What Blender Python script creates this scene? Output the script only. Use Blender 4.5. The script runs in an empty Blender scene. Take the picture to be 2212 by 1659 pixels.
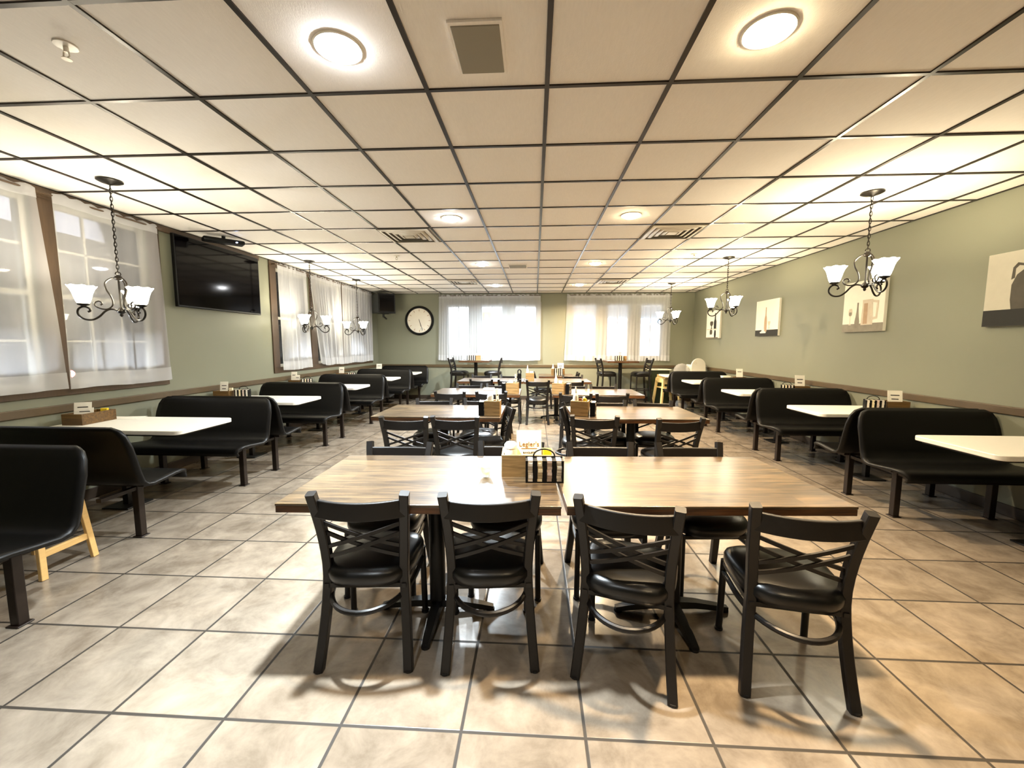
import bpy, bmesh, math, random
from mathutils import Vector, Matrix
random.seed(7)
S = bpy.context.scene
COL = S.collection
R = math.radians
PI = math.pi

# ------------------------------------------------------------------ helpers
class MB:
    def __init__(s):
        s.v = []; s.f = []; s.m = []; s.M = Matrix.Identity(4); s.mi = 0
    def add(s, vs, fs):
        b = len(s.v)
        s.v += [tuple(s.M @ Vector(p)) for p in vs]
        for f in fs:
            s.f.append(tuple(b + i for i in f)); s.m.append(s.mi)
        return s
    def box(s, c, d, rz=0.0, rx=0.0, ry=0.0):
        X, Y, Z = d[0]/2, d[1]/2, d[2]/2
        rot = Matrix.Rotation(rz, 4, 'Z') @ Matrix.Rotation(ry, 4, 'Y') @ Matrix.Rotation(rx, 4, 'X')
        vs = [Vector(c) + rot @ Vector((x, y, z)) for x in (-X, X) for y in (-Y, Y) for z in (-Z, Z)]
        return s.add(vs, [(0,1,3,2),(4,6,7,5),(0,4,5,1),(2,3,7,6),(0,2,6,4),(1,5,7,3)])
    def bx(s, x0, x1, y0, y1, z0, z1):
        return s.box(((x0+x1)/2, (y0+y1)/2, (z0+z1)/2), (abs(x1-x0), abs(y1-y0), abs(z1-z0)))
    def frame_sweep(s, pts, closed=False):
        pts = [Vector(p) for p in pts]; n = len(pts); T = []
        for i in range(n):
            if closed: t = pts[(i+1) % n] - pts[i-1]
            else: t = pts[min(i+1, n-1)] - pts[max(i-1, 0)]
            T.append(t.normalized())
        u = T[0].orthogonal().normalized() if abs(T[0].z) > .95 else Vector((0, 0, 1))
        u = (u - T[0]*u.dot(T[0])).normalized()
        fr = []
        for i in range(n):
            u = (u - T[i]*u.dot(T[i])).normalized()
            fr.append((pts[i], u, T[i].cross(u)))
        return fr
    def sweep(s, pts, prof, closed=False, caps=True, up=None):
        """prof: list of (a,b) or function(i)->list"""
        fr = s.frame_sweep(pts, closed)
        if up is not None:
            up = Vector(up); fr2 = []
            for i, (p, u, w) in enumerate(fr):
                t = w.cross(u) if False else u.cross(w)
                uu = (up - t*up.dot(t)).normalized(); fr2.append((p, uu, t.cross(uu)))
            fr = fr2
        vs = []; n = len(fr)
        k = len(prof(0) if callable(prof) else prof)
        for i, (p, u, w) in enumerate(fr):
            pr = prof(i) if callable(prof) else prof
            vs += [p + u*a + w*b for a, b in pr]
        fs = []
        for i in range(n if closed else n-1):
            j = (i+1) % n
            for q in range(k):
                r = (q+1) % k
                fs.append((i*k+q, i*k+r, j*k+r, j*k+q))
        if caps and not closed:
            fs.append(tuple(range(k))[::-1]); fs.append(tuple((n-1)*k+q for q in range(k)))
        return s.add(vs, fs)
    def tube(s, pts, r, n=10, closed=False):
        def pr(i):
            rr = r[i] if isinstance(r, (list, tuple)) else r
            return [(rr*math.cos(2*PI*q/n), rr*math.sin(2*PI*q/n)) for q in range(n)]
        return s.sweep(pts, pr, closed)
    def bar(s, pts, a, b, up=None):
        return s.sweep(pts, [(-a/2,-b/2),(a/2,-b/2),(a/2,b/2),(-a/2,b/2)], up=up)
    def lathe(s, prof, n=24, c=(0,0,0), wav=None):
        vs = []; k = len(prof)
        for q in range(n):
            a = 2*PI*q/n
            for i, (r, z) in enumerate(prof):
                dr, dz = (wav(i, a) if wav else (0, 0))
                vs.append((c[0]+(r+dr)*math.cos(a), c[1]+(r+dr)*math.sin(a), c[2]+z+dz))
        fs = []
        for q in range(n):
            w = (q+1) % n
            for i in range(k-1):
                fs.append((q*k+i, w*k+i, w*k+i+1, q*k+i+1))
        if prof[0][0] > 1e-6 and not wav: fs.append(tuple(q*k for q in range(n))[::-1])
        if prof[-1][0] > 1e-6 and not wav: fs.append(tuple(q*k+k-1 for q in range(n)))
        return s.add(vs, fs)
    def prism(s, poly, z0, z1):
        n = len(poly)
        vs = [(x, y, z0) for x, y in poly] + [(x, y, z1) for x, y in poly]
        return s.add(vs, [tuple(range(n))[::-1], tuple(range(n, 2*n))] + [(i, (i+1) % n, n+(i+1) % n, n+i) for i in range(n)])
    def grid(s, fn, nu, nv):
        vs = [fn(i/nu, j/nv) for i in range(nu+1) for j in range(nv+1)]
        return s.add(vs, [(i*(nv+1)+j, (i+1)*(nv+1)+j, (i+1)*(nv+1)+j+1, i*(nv+1)+j+1) for i in range(nu) for j in range(nv)])
    def ell(s, c, r, n=16, k=10, fn=None):
        vs = []
        for i in range(k+1):
            t = PI*i/k
            for q in range(n):
                a = 2*PI*q/n
                v = Vector((r[0]*math.sin(t)*math.cos(a), r[1]*math.sin(t)*math.sin(a), r[2]*math.cos(t)))
                if fn: v = fn(v)
                vs.append(Vector(c)+v)
        return s.add(vs, [(i*n+q, (i+1)*n+q, (i+1)*n+(q+1) % n, i*n+(q+1) % n) for i in range(k) for q in range(n)])
    def build(s, name, mats, parent=None, loc=(0,0,0), rz=0.0, smooth=True, bevel=0.0, solid=0.0, sub=0, seg=2, ang=38):
        me = bpy.data.meshes.new(name)
        me.from_pydata([tuple(v) for v in s.v], [], s.f)
        bm = bmesh.new(); bm.from_mesh(me)
        bmesh.ops.remove_doubles(bm, verts=bm.verts, dist=1e-6)
        bmesh.ops.recalc_face_normals(bm, faces=bm.faces)
        bm.to_mesh(me); bm.free()
        if not isinstance(mats, (list, tuple)): mats = [mats]
        for m in mats: me.materials.append(m)
        if len(mats) > 1 and len(me.polygons) == len(s.m):
            for p, k in zip(me.polygons, s.m): p.material_index = k
        if smooth:
            for p in me.polygons: p.use_smooth = True
            me.set_sharp_from_angle(angle=R(ang))
        o = bpy.data.objects.new(name, me); COL.objects.link(o)
        if parent: o.parent = parent
        o.location = loc; o.rotation_euler = (0, 0, rz)
        if solid:
            md = o.modifiers.new('solid', 'SOLIDIFY'); md.thickness = solid; md.offset = 0
        if bevel:
            md = o.modifiers.new('bevel', 'BEVEL'); md.width = bevel; md.segments = seg; md.limit_method = 'ANGLE'; md.angle_limit = R(40)
        if sub:
            md = o.modifiers.new('sub', 'SUBSURF'); md.levels = sub; md.render_levels = sub
        return o

def tag(o, label=None, cat=None, group=None, kind=None):
    if label: o['label'] = label
    if cat: o['category'] = cat
    if group: o['group'] = group
    if kind: o['kind'] = kind
    return o

def thing(name, label, cat, loc=(0,0,0), rz=0.0, group=None):
    o = bpy.data.objects.new(name, None); COL.objects.link(o)
    o.empty_display_size = .1
    o.location = loc; o.rotation_euler = (0, 0, rz)
    return tag(o, label, cat, group)

def copy_tree(o, parent=None):
    c = o.copy(); COL.objects.link(c)
    if parent: c.parent = parent
    for ch in list(o.children): copy_tree(ch, c)
    return c

protos = {}
def place(key, maker, label, cat, loc, rz=0.0, group=None):
    """first call uses the prototype itself, later ones copy it with its parts"""
    if key not in protos:
        o = protos[key] = maker()
    else:
        o = copy_tree(protos[key])
    o.location = loc; o.rotation_euler = (0, 0, rz)
    return tag(o, label, cat, group)

def lin(h):
    if isinstance(h, (tuple, list)): return (*h[:3], 1)
    h = h.lstrip('#'); o = []
    for i in (0, 2, 4):
        c = int(h[i:i+2], 16)/255
        o.append(c/12.92 if c <= .04045 else ((c+.055)/1.055)**2.4)
    return (*o, 1)

def newmat(name):
    m = bpy.data.materials.new(name); m.use_nodes = True
    nt = m.node_tree; nt.nodes.clear()
    out = nt.nodes.new('ShaderNodeOutputMaterial')
    return m, nt, out
def N(nt, t, **kw):
    n = nt.nodes.new(t)
    for k, v in kw.items(): setattr(n, k, v)
    return n
def L(nt, a, b): nt.links.new(a, b)
def math_(nt, op, a, b=None, c=None):
    n = N(nt, 'ShaderNodeMath', operation=op)
    for i, x in enumerate((a, b, c)):
        if x is None: continue
        if hasattr(x, 'node'): L(nt, x, n.inputs[i])
        else: n.inputs[i].default_value = x
    return n.outputs[0]
def mixc(nt, f, a, b, mode='MIX'):
    n = N(nt, 'ShaderNodeMix', data_type='RGBA', blend_type=mode)
    for s_, x in ((n.inputs[0], f), (n.inputs[6], a), (n.inputs[7], b)):
        if hasattr(x, 'node'): L(nt, x, s_)
        else: s_.default_value = x
    return n.outputs[2]

def pbr(name, col, rough=.5, metal=0.0, var=.0, scale=20, bump=0.0, bscale=200, coat=0.0, spec=None, stretch=None):
    m, nt, out = newmat(name)
    b = N(nt, 'ShaderNodeBsdfPrincipled'); L(nt, b.outputs[0], out.inputs[0])
    c = lin(col)
    b.inputs['Base Color'].default_value = c
    b.inputs['Roughness'].default_value = rough; b.inputs['Metallic'].default_value = metal
    if coat: b.inputs['Coat Weight'].default_value = coat; b.inputs['Coat Roughness'].default_value = .15
    if spec is not None: b.inputs['Specular IOR Level'].default_value = spec
    tc = N(nt, 'ShaderNodeTexCoord')
    vec = tc.outputs['Object']
    if stretch:
        mp = N(nt, 'ShaderNodeMapping'); mp.inputs['Scale'].default_value = stretch; L(nt, vec, mp.inputs[0]); vec = mp.outputs[0]
    if var:
        nz = N(nt, 'ShaderNodeTexNoise'); nz.inputs['Scale'].default_value = scale; nz.inputs['Detail'].default_value = 5
        L(nt, vec, nz.inputs['Vector'])
        lo = tuple(x*(1-var) for x in c[:3])+(1,); hi = tuple(min(1, x*(1+var)) for x in c[:3])+(1,)
        L(nt, mixc(nt, nz.outputs['Fac'], lo, hi), b.inputs['Base Color'])
    if bump:
        nz = N(nt, 'ShaderNodeTexNoise'); nz.inputs['Scale'].default_value = bscale; nz.inputs['Detail'].default_value = 3
        L(nt, vec, nz.inputs['Vector'])
        bp = N(nt, 'ShaderNodeBump'); bp.inputs['Strength'].default_value = bump; bp.inputs['Distance'].default_value = .002
        L(nt, nz.outputs['Fac'], bp.inputs['Height']); L(nt, bp.outputs[0], b.inputs['Normal'])
    return m
def emit(name, col, st):
    m, nt, out = newmat(name)
    e = N(nt, 'ShaderNodeEmission'); e.inputs[0].default_value = lin(col); e.inputs[1].default_value = st
    L(nt, e.outputs[0], out.inputs[0]); return m

# ------------------------------------------------------------------ tunables
HC = 1.4285
CEIL = 2.7205
XL, XR, YB, YF = -4.10, 3.96, 10.52, -3.2
K_DOWN_C, K_DOWN_W = 13., 8.
K_BULB_L, K_BULB_R = 1.7, 2.7
K_SHADE = 5.
K_STORE = 1.5
EXPOSURE = 2.92

# ------------------------------------------------------------------ materials
def floor_mat():
    m, nt, out = newmat('beige_stone_tile')
    b = N(nt, 'ShaderNodeBsdfPrincipled'); L(nt, b.outputs[0], out.inputs[0])
    tc = N(nt, 'ShaderNodeTexCoord'); sx = N(nt, 'ShaderNodeSeparateXYZ'); L(nt, tc.outputs['Object'], sx.inputs[0])
    s = .4573
    u = math_(nt, 'DIVIDE', math_(nt, 'ADD', sx.outputs[0], .2636), s)
    v = math_(nt, 'DIVIDE', math_(nt, 'ADD', sx.outputs[1], -1.3654), s)
    def line(w):
        return math_(nt, 'ABSOLUTE', math_(nt, 'SUBTRACT', math_(nt, 'FRACT', math_(nt, 'ADD', w, .5)), .5))
    d = math_(nt, 'MINIMUM', line(u), line(v))
    g = .006/s
    gr = N(nt, 'ShaderNodeMapRange'); gr.inputs[1].default_value = g*.8; gr.inputs[2].default_value = g*1.25
    gr.inputs[3].default_value = 1; gr.inputs[4].default_value = 0; L(nt, d, gr.inputs[0])
    grout = gr.outputs[0]
    cv = N(nt, 'ShaderNodeCombineXYZ'); L(nt, math_(nt, 'FLOOR', u), cv.inputs[0]); L(nt, math_(nt, 'FLOOR', v), cv.inputs[1])
    wn = N(nt, 'ShaderNodeTexWhiteNoise'); L(nt, cv.outputs[0], wn.inputs['Vector'])
    off = N(nt, 'ShaderNodeVectorMath', operation='SCALE'); L(nt, wn.outputs['Color'], off.inputs[0]); off.inputs[3].default_value = 7.
    va = N(nt, 'ShaderNodeVectorMath', operation='ADD'); L(nt, tc.outputs['Object'], va.inputs[0]); L(nt, off.outputs[0], va.inputs[1])
    n1 = N(nt, 'ShaderNodeTexNoise'); n1.inputs['Scale'].default_value = 5; n1.inputs['Detail'].default_value = 8; n1.inputs['Roughness'].default_value = .65; n1.inputs['Distortion'].default_value = .35
    L(nt, va.outputs[0], n1.inputs['Vector'])
    n2 = N(nt, 'ShaderNodeTexNoise'); n2.inputs['Scale'].default_value = 16; n2.inputs['Detail'].default_value = 8; n2.inputs['Distortion'].default_value = 2.2
    L(nt, va.outputs[0], n2.inputs['Vector'])
    cr = N(nt, 'ShaderNodeValToRGB'); e = cr.color_ramp.elements
    e[0].position = .33; e[0].color = lin('#6a5f52'); e[1].position = .68; e[1].color = lin('#918576')
    L(nt, n1.outputs['Fac'], cr.inputs[0])
    cr2 = N(nt, 'ShaderNodeValToRGB'); e = cr2.color_ramp.elements
    e[0].position = .30; e[0].color = (.5, .46, .42, 1); e[1].position = .43; e[1].color = (1, 1, 1, 1)
    L(nt, n2.outputs['Fac'], cr2.inputs[0])
    c = mixc(nt, .05, cr.outputs[0], cr2.outputs[0], 'MULTIPLY')
    tint = math_(nt, 'ADD', math_(nt, 'MULTIPLY', wn.outputs['Value'], .14), .93)
    vt = N(nt, 'ShaderNodeVectorMath', operation='SCALE'); L(nt, c, vt.inputs[0]); L(nt, tint, vt.inputs[3])
    c = mixc(nt, grout, vt.outputs[0], lin('#2b251e'))
    L(nt, c, b.inputs['Base Color'])
    rr = math_(nt, 'ADD', math_(nt, 'MULTIPLY', n1.outputs['Fac'], .20), math_(nt, 'ADD', math_(nt, 'MULTIPLY', grout, .4), .13))
    L(nt, rr, b.inputs['Roughness'])
    h = math_(nt, 'SUBTRACT', math_(nt, 'MULTIPLY', n1.outputs['Fac'], .22), grout)
    bp = N(nt, 'ShaderNodeBump'); bp.inputs['Strength'].default_value = .35; bp.inputs['Distance'].default_value = .003
    L(nt, h, bp.inputs['Height']); L(nt, bp.outputs[0], b.inputs['Normal'])
    return m

def wood_mat(name, c1, c2, rough=.28, plank=True, coat=.0):
    m, nt, out = newmat(name)
    b = N(nt, 'ShaderNodeBsdfPrincipled'); L(nt, b.outputs[0], out.inputs[0])
    tc = N(nt, 'ShaderNodeTexCoord')
    mp = N(nt, 'ShaderNodeMapping'); mp.inputs['Scale'].default_value = (2.2, 26, 26); L(nt, tc.outputs['Object'], mp.inputs[0])
    nz = N(nt, 'ShaderNodeTexNoise'); nz.inputs['Scale'].default_value = 2.2; nz.inputs['Detail'].default_value = 7; nz.inputs['Distortion'].default_value = .6
    L(nt, mp.outputs[0], nz.inputs['Vector'])
    cr = N(nt, 'ShaderNodeMapRange'); cr.inputs[1].default_value = .33; cr.inputs[2].default_value = .67; L(nt, nz.outputs['Fac'], cr.inputs[0])
    c = mixc(nt, cr.outputs[0], lin(c1), lin(c2))
    if plank:
        br = N(nt, 'ShaderNodeTexBrick'); br.offset = .5
        br.inputs['Scale'].default_value = 1; br.inputs['Mortar Size'].default_value = .0006
        br.inputs['Brick Width'].default_value = .42; br.inputs['Row Height'].default_value = .07
        br.inputs['Color1'].default_value = (1, 1, 1, 1); br.inputs['Color2'].default_value = (.42, .38, .35, 1); br.inputs['Mortar'].default_value = (.7, .66, .62, 1)
        L(nt, tc.outputs['Object'], br.inputs['Vector'])
        c = mixc(nt, .8, c, br.outputs['Color'], 'MULTIPLY')
    L(nt, c, b.inputs['Base Color'])
    b.inputs['Roughness'].default_value = rough
    if coat: b.inputs['Coat Weight'].default_value = coat; b.inputs['Coat Roughness'].default_value = .24
    bp = N(nt, 'ShaderNodeBump'); bp.inputs['Strength'].default_value = .12; bp.inputs['Distance'].default_value = .001
    L(nt, nz.outputs['Fac'], bp.inputs['Height']); L(nt, bp.outputs[0], b.inputs['Normal'])
    return m

def sheer_mat(name, fac, col='#eceef2'):
    m, nt, out = newmat(name)
    tr = N(nt, 'ShaderNodeBsdfTransparent'); di = N(nt, 'ShaderNodeBsdfDiffuse'); tl = N(nt, 'ShaderNodeBsdfTranslucent')
    di.inputs[0].default_value = lin(col); tl.inputs[0].default_value = lin(col)
    mx = N(nt, 'ShaderNodeMixShader'); mx.inputs[0].default_value = .45; L(nt, di.outputs[0], mx.inputs[1]); L(nt, tl.outputs[0], mx.inputs[2])
    m2 = N(nt, 'ShaderNodeMixShader'); m2.inputs[0].default_value = fac; L(nt, tr.outputs[0], m2.inputs[1]); L(nt, mx.outputs[0], m2.inputs[2])
    L(nt, m2.outputs[0], out.inputs[0]); return m

def glass_mat(name, fac=.12, rough=.02, tint=(1, 1, 1, 1)):
    m, nt, out = newmat(name)
    tr = N(nt, 'ShaderNodeBsdfTransparent'); gl = N(nt, 'ShaderNodeBsdfGlossy')
    tr.inputs[0].default_value = tint; gl.inputs['Roughness'].default_value = rough
    fr = N(nt, 'ShaderNodeFresnel'); fr.inputs[0].default_value = 1.45
    f = math_(nt, 'ADD', fr.outputs[0], fac-.04)
    mx = N(nt, 'ShaderNodeMixShader'); L(nt, f, mx.inputs[0]); L(nt, tr.outputs[0], mx.inputs[1]); L(nt, gl.outputs[0], mx.inputs[2])
    L(nt, mx.outputs[0], out.inputs[0]); return m

def bag_mat(name, col, fac):
    m, nt, out = newmat(name)
    tr = N(nt, 'ShaderNodeBsdfTransparent'); p = N(nt, 'ShaderNodeBsdfPrincipled')
    p.inputs['Base Color'].default_value = lin(col); p.inputs['Roughness'].default_value = .18
    mx = N(nt, 'ShaderNodeMixShader'); mx.inputs[0].default_value = fac
    L(nt, tr.outputs[0], mx.inputs[1]); L(nt, p.outputs[0], mx.inputs[2]); L(nt, mx.outputs[0], out.inputs[0]); return m

M = {}
M['floor'] = floor_mat()
M['wall'] = pbr('sage_green_paint', '#838472', .46, var=.03, scale=3, bump=.12, bscale=160, spec=.35)
M['ceil'] = pbr('ceiling_tile', '#f0ebe4', .85, var=.05, scale=30, bump=.5, bscale=120, stretch=(3.5, .6, 1))
M['grid'] = pbr('dark_grid_metal', '#2a231c', .32, .6, var=.1)
M['trimwood'] = pbr('brown_trim_wood', '#4d3b28', .4, var=.3, scale=9, stretch=(8, 8, 1))
M['rail'] = pbr('chair_rail_brown', '#54452f', .42, var=.2, scale=12)
M['base'] = pbr('cove_base', '#3b3026', .5, var=.1)
M['chairmetal'] = pbr('dark_bronze_powdercoat', '#130f0c', .45, .15, var=.12, scale=40, bump=.1, bscale=500)
M['vinyl'] = pbr('black_vinyl', '#0e0d0c', .3, 0, var=.15, scale=30, bump=.12, bscale=300)
M['wood'] = wood_mat('dark_plank_wood', '#291c10', '#69553a', .34, coat=.7)
M['woodedge'] = wood_mat('dark_wood_edge', '#35200f', '#6b4526', .35, plank=False)
M['black'] = pbr('black_cast_iron', '#12100e', .45, .2, var=.1, bump=.1, bscale=200)
M['shell'] = pbr('black_moulded_shell', '#070605', .42, 0, var=.12, scale=14, bump=.1, bscale=260, spec=.25)
M['benchleg'] = pbr('dark_brown_steel', '#20160f', .45, .3, var=.15)
M['laminate'] = pbr('white_laminate', '#efece2', .3, 0, var=.03, scale=40, bump=.03, bscale=200)
M['boxwood'] = wood_mat('caddy_wood', '#7a6039', '#a98858', .5, plank=False)
M['boxdark'] = wood_mat('caddy_wood_dark', '#4a3312', '#6e5022', .5, plank=False)
M['wire'] = pbr('black_wire', '#0d0c0b', .4, .5)
M['paper'] = pbr('white_paper', '#ece8dc', .7, var=.03)
M['cream'] = pbr('cream_card', '#f0e2bd', .6, var=.04)
M['ink'] = pbr('brown_ink', '#8a5a22', .7)
M['inkblack'] = pbr('black_ink', '#2b2620', .7)
M['white'] = pbr('white_plastic', '#e9e5d8', .35, var=.02)
M['yellow'] = pbr('yellow_packet', '#e3c21a', .5, var=.06)
M['brown'] = pbr('brown_packet', '#7a4a20', .5, var=.06)
M['pink'] = pbr('pale_packet', '#d9c6bb', .5, var=.12, scale=90)
M['packet'] = pbr('white_packet', '#e6e0d4', .5, var=.12, scale=110, stretch=(1, 1, 4))
M['hc'] = pbr('yellow_plastic', '#ecd596', .4, var=.06, scale=30)
M['tv'] = pbr('tv_bezel', '#070707', .4, spec=.25)
M['screen'] = pbr('tv_screen', '#030203', .08, spec=.16)
M['grey'] = pbr('dark_grey_plastic', '#3a3c37', .5, var=.1)
M['bronze'] = pbr('dark_bronze', '#18120b', .34, .5, var=.2, scale=50)
M['vent'] = pbr('grey_metal_vent', '#cfc6b4', .4, .1, var=.08)
M['ventdark'] = pbr('vent_shadow', '#6b6355', .7)
M['greyplate'] = pbr('grey_grille', '#8a8372', .7, var=.08, scale=400)
M['sheer'] = sheer_mat('white_sheer', .55)
M['sheerthin'] = sheer_mat('thin_white_sheer', .42)
M['sheerhem'] = sheer_mat('white_sheer_hem', .62)
M['glass'] = glass_mat('window_glass', .06)
M['clearglass'] = bag_mat('pale_glass', '#f4f1dc', .55)
M['sash'] = pbr('white_sash', '#b9b6ab', .5, var=.04)
M['mullion'] = pbr('grey_mullion', '#93938d', .5, var=.05)
M['canvas'] = pbr('white_canvas', '#f3efe3', .75, var=.04, bump=.2, bscale=400)
M['canvasgrey'] = pbr('grey_canvas', '#bdb8a8', .75, var=.06, bump=.2, bscale=400)
M['artblack'] = pbr('art_black', '#17160f', .7, var=.2)
M['artgrey'] = pbr('art_grey', '#8a8478', .75, var=.3, scale=14)
M['artdark'] = pbr('art_dark_grey', '#4b463c', .75, var=.35, scale=12)
M['artlight'] = pbr('art_light', '#d0c6b4', .75, var=.15, scale=20)
M['arttaupe'] = pbr('art_taupe', '#b3997e', .75, var=.2, scale=15)
M['clockface'] = pbr('clock_face', '#f6efdf', .5, var=.04, scale=20)
M['clockmark'] = pbr('clock_mark', '#b98d6c', .6)
M['palewood'] = pbr('pale_wood', '#d2ab6c', .5, var=.15, scale=12, stretch=(6, 1, 6))
M['bag'] = bag_mat('clear_plastic_bag', '#b9b8b4', .45)
M['asphalt'] = pbr('asphalt', '#3a3a3b', .8, var=.2)
M['facade'] = pbr('facade_render', '#b8b2a6', .8, var=.08)
M['down_c'] = emit('downlight_cool', (.97, .98, 1.0), 22)
M['down_w'] = emit('downlight_warm', (1.0, .80, .50), 22)
M['shade'] = emit('lit_frosted_glass', (1.0, .90, .66), K_SHADE)
M['store'] = emit('lit_storefront', (.93, .97, 1.0), K_STORE)
M['neighbour'] = emit('lit_pane_glow', (.86, .93, 1.0), 1.6)
M['storedim'] = emit('lit_storefront_blue', (.84, .93, 1.0), K_STORE*.6)
M['storeblue'] = emit('blue_light_band', (.35, .6, 1.0), K_STORE*.7)
M['storeyellow'] = emit('yellow_light_sign', (1.0, .72, .02), K_STORE*.3)
M['storegreen'] = emit('green_light_strip', (.35, .8, .3), K_STORE*.3)
M['led'] = emit('blue_led', (.3, .45, 1.0), 12)
M['redlamp'] = emit('red_lamp', (1.0, .12, .1), 14)
M['addedlamp'] = emit('added_lamp_head', (.88, .94, 1.0), 110)  # glow of the lamps added below the left sills

# ------------------------------------------------------------------ room shell
def struct(name, mb, m, parent=None, **kw):
    o = mb.build(name, m, parent, **kw)
    if not parent: o['kind'] = 'structure'
    return o

mb = MB(); mb.bx(XL-.2, XR+.2, YF-.2, YB+.2, -.1, 0); struct('floor', mb, M['floor'], smooth=False)

# ceiling: tiles + T-bar grid
mb = MB(); mb.bx(XL-.2, XR+.2, YF-.2, YB+.2, CEIL+.004, CEIL+.1)
ceil = struct('ceiling', mb, M['ceil'], smooth=False)
mb = MB()
cx0, cy0, cs = .0528, 2.1947, .61
i = math.ceil((XL-cx0)/cs)
while cx0+i*cs < XR:
    x = cx0+i*cs; mb.bx(x-.0115, x+.0115, YF, YB, CEIL-.004, CEIL+.004); i += 1
j = math.ceil((YF-cy0)/cs)
while cy0+j*cs < YB:
    y = cy0+j*cs; mb.bx(XL, XR, y-.0105, y+.0105, CEIL-.0035, CEIL+.004); j += 1
mb.bx(XL, XL+.02, YF, YB, CEIL-.003, CEIL+.004); mb.bx(XR-.02, XR, YF, YB, CEIL-.003, CEIL+.004); mb.bx(XL, XR, YB-.02, YB, CEIL-.003, CEIL+.004)
struct('ceiling_grid', mb, M['grid'], ceil, smooth=False)

def wall_with_holes(name, axis, pos, thick, a0, a1, holes):
    """axis 'x': wall plane x=pos spanning y a0..a1 ; axis 'y': plane y=pos spanning x. holes (a,b,z0,z1) sorted"""
    mb = MB()
    def seg(a, b, z0, z1):
        if b-a < 1e-4 or z1-z0 < 1e-4: return
        if axis == 'x': mb.bx(min(pos, pos+thick), max(pos, pos+thick), a, b, z0, z1)
        else: mb.bx(a, b, min(pos, pos+thick), max(pos, pos+thick), z0, z1)
    p = a0
    for (a, b, z0, z1) in holes:
        seg(p, a, 0, CEIL+.05); seg(a, b, 0, z0); seg(a, b, z1, CEIL+.05); p = b
    seg(p, a1, 0, CEIL+.05)
    return struct(name, mb, M['wall'], smooth=False)

LW = [(2.0, 3.2, 1.06, 2.63), (3.36, 4.2, 1.06, 2.63), (6.34, 7.3, 1.06, 2.63), (7.5, 8.5, 1.06, 2.63), (8.7, 9.95, 1.06, 2.63)]
BW = [(-2.28, -1.66, 1.10, 2.44), (-1.41, -.80, 1.10, 2.44), (-.54, .06, 1.10, 2.44), (.94, 1.58, 1.10, 2.44), (1.79, 2.38, 1.10, 2.44), (2.62, 3.20, 1.10, 2.44)]
wall_with_holes('wall_left', 'x', XL, -.16, YF-.16, YB+.16, LW)
wall_with_holes('wall_back', 'y', YB, .16, XL, XR, BW)
wall_with_holes('wall_right', 'x', XR, .16, YF-.16, YB+.16, [])
wall_with_holes('wall_front', 'y', YF, -.16, XL, XR, [])

# chair rail + base
def strip(name, axis, pos, inn, a0, a1, z0, z1, m):
    mb = MB()
    if axis == 'x': mb.bx(min(pos, pos+inn), max(pos, pos+inn), a0, a1, z0, z1)
    else: mb.bx(a0, a1, min(pos, pos+inn), max(pos, pos+inn), z0, z1)
    return struct(name, mb, m, bevel=.006)
strip('trim_1', 'x', XL, .022, YF, YB, .835, .905, M['rail'])
strip('trim_2', 'y', YB, -.022, XL+.022, XR-.022, .835, .905, M['rail'])
strip('trim_3', 'x', XR, -.022, YF, YB, .848, .918, M['rail'])
strip('baseboard_left', 'x', XL, .012, YF, YB, 0, .1, M['base'])
strip('baseboard_back', 'y', YB, -.012, XL+.012, XR-.012, 0, .1, M['base'])
strip('baseboard_right', 'x', XR, -.012, YF, YB, 0, .1, M['base'])

# windows ---------------------------------------------------------------
wn = 0
def window(axis, pos, out_, a, b, z0, z1, frame, muntin=(1, 1), meet=True):
    """sash set in the wall opening; out_ = direction to outside (+1/-1)"""
    global wn
    wn += 1
    t = .045; d0, d1 = pos+out_*.03, pos+out_*.09
    def B(mb, p, q, zz0, zz1, e0=d0, e1=d1):
        if axis == 'x': mb.bx(min(e0, e1), max(e0, e1), p, q, zz0, zz1)
        else: mb.bx(p, q, min(e0, e1), max(e0, e1), zz0, zz1)
    mb = MB()
    B(mb, a, a+t, z0, z1); B(mb, b-t, b, z0, z1); B(mb, a+t, b-t, z0, z0+t); B(mb, a+t, b-t, z1-t, z1)
    if meet:
        zm = (z0+z1)/2; B(mb, a+t, b-t, zm-.02, zm+.02)
    e0, e1 = pos+out_*.05, pos+out_*.07
    for k in range(1, muntin[0]+1):
        x = a+(b-a)*k/(muntin[0]+1); B(mb, x-.009, x+.009, z0+t, z1-t, e0, e1)
    for k in range(1, muntin[1]+1):
        z = z0+(z1-z0)*k/(muntin[1]+1)
        if not (meet and abs(z-(z0+z1)/2) < .03): B(mb, a+t, b-t, z-.009, z+.009, e0, e1)
    w = mb.build('window_%d' % wn, frame, None, smooth=False); w['kind'] = 'structure'
    mb = MB(); B(mb, a+t-.005, b-t+.005, z0+t-.005, z1-t+.005, pos+out_*.058, pos+out_*.062)
    mb.build('window_pane', M['glass'], w, smooth=False)
    return w
for k, (a, b, z0, z1) in enumerate(LW): window('x', XL, -1, a, b, z0, z1, M['sash'], (2, 3) if k < 2 else (1, 1))
for (a, b, z0, z1) in BW: window('y', YB, 1, a, b, z0, z1, M['mullion'], (1, 0), False)

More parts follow.
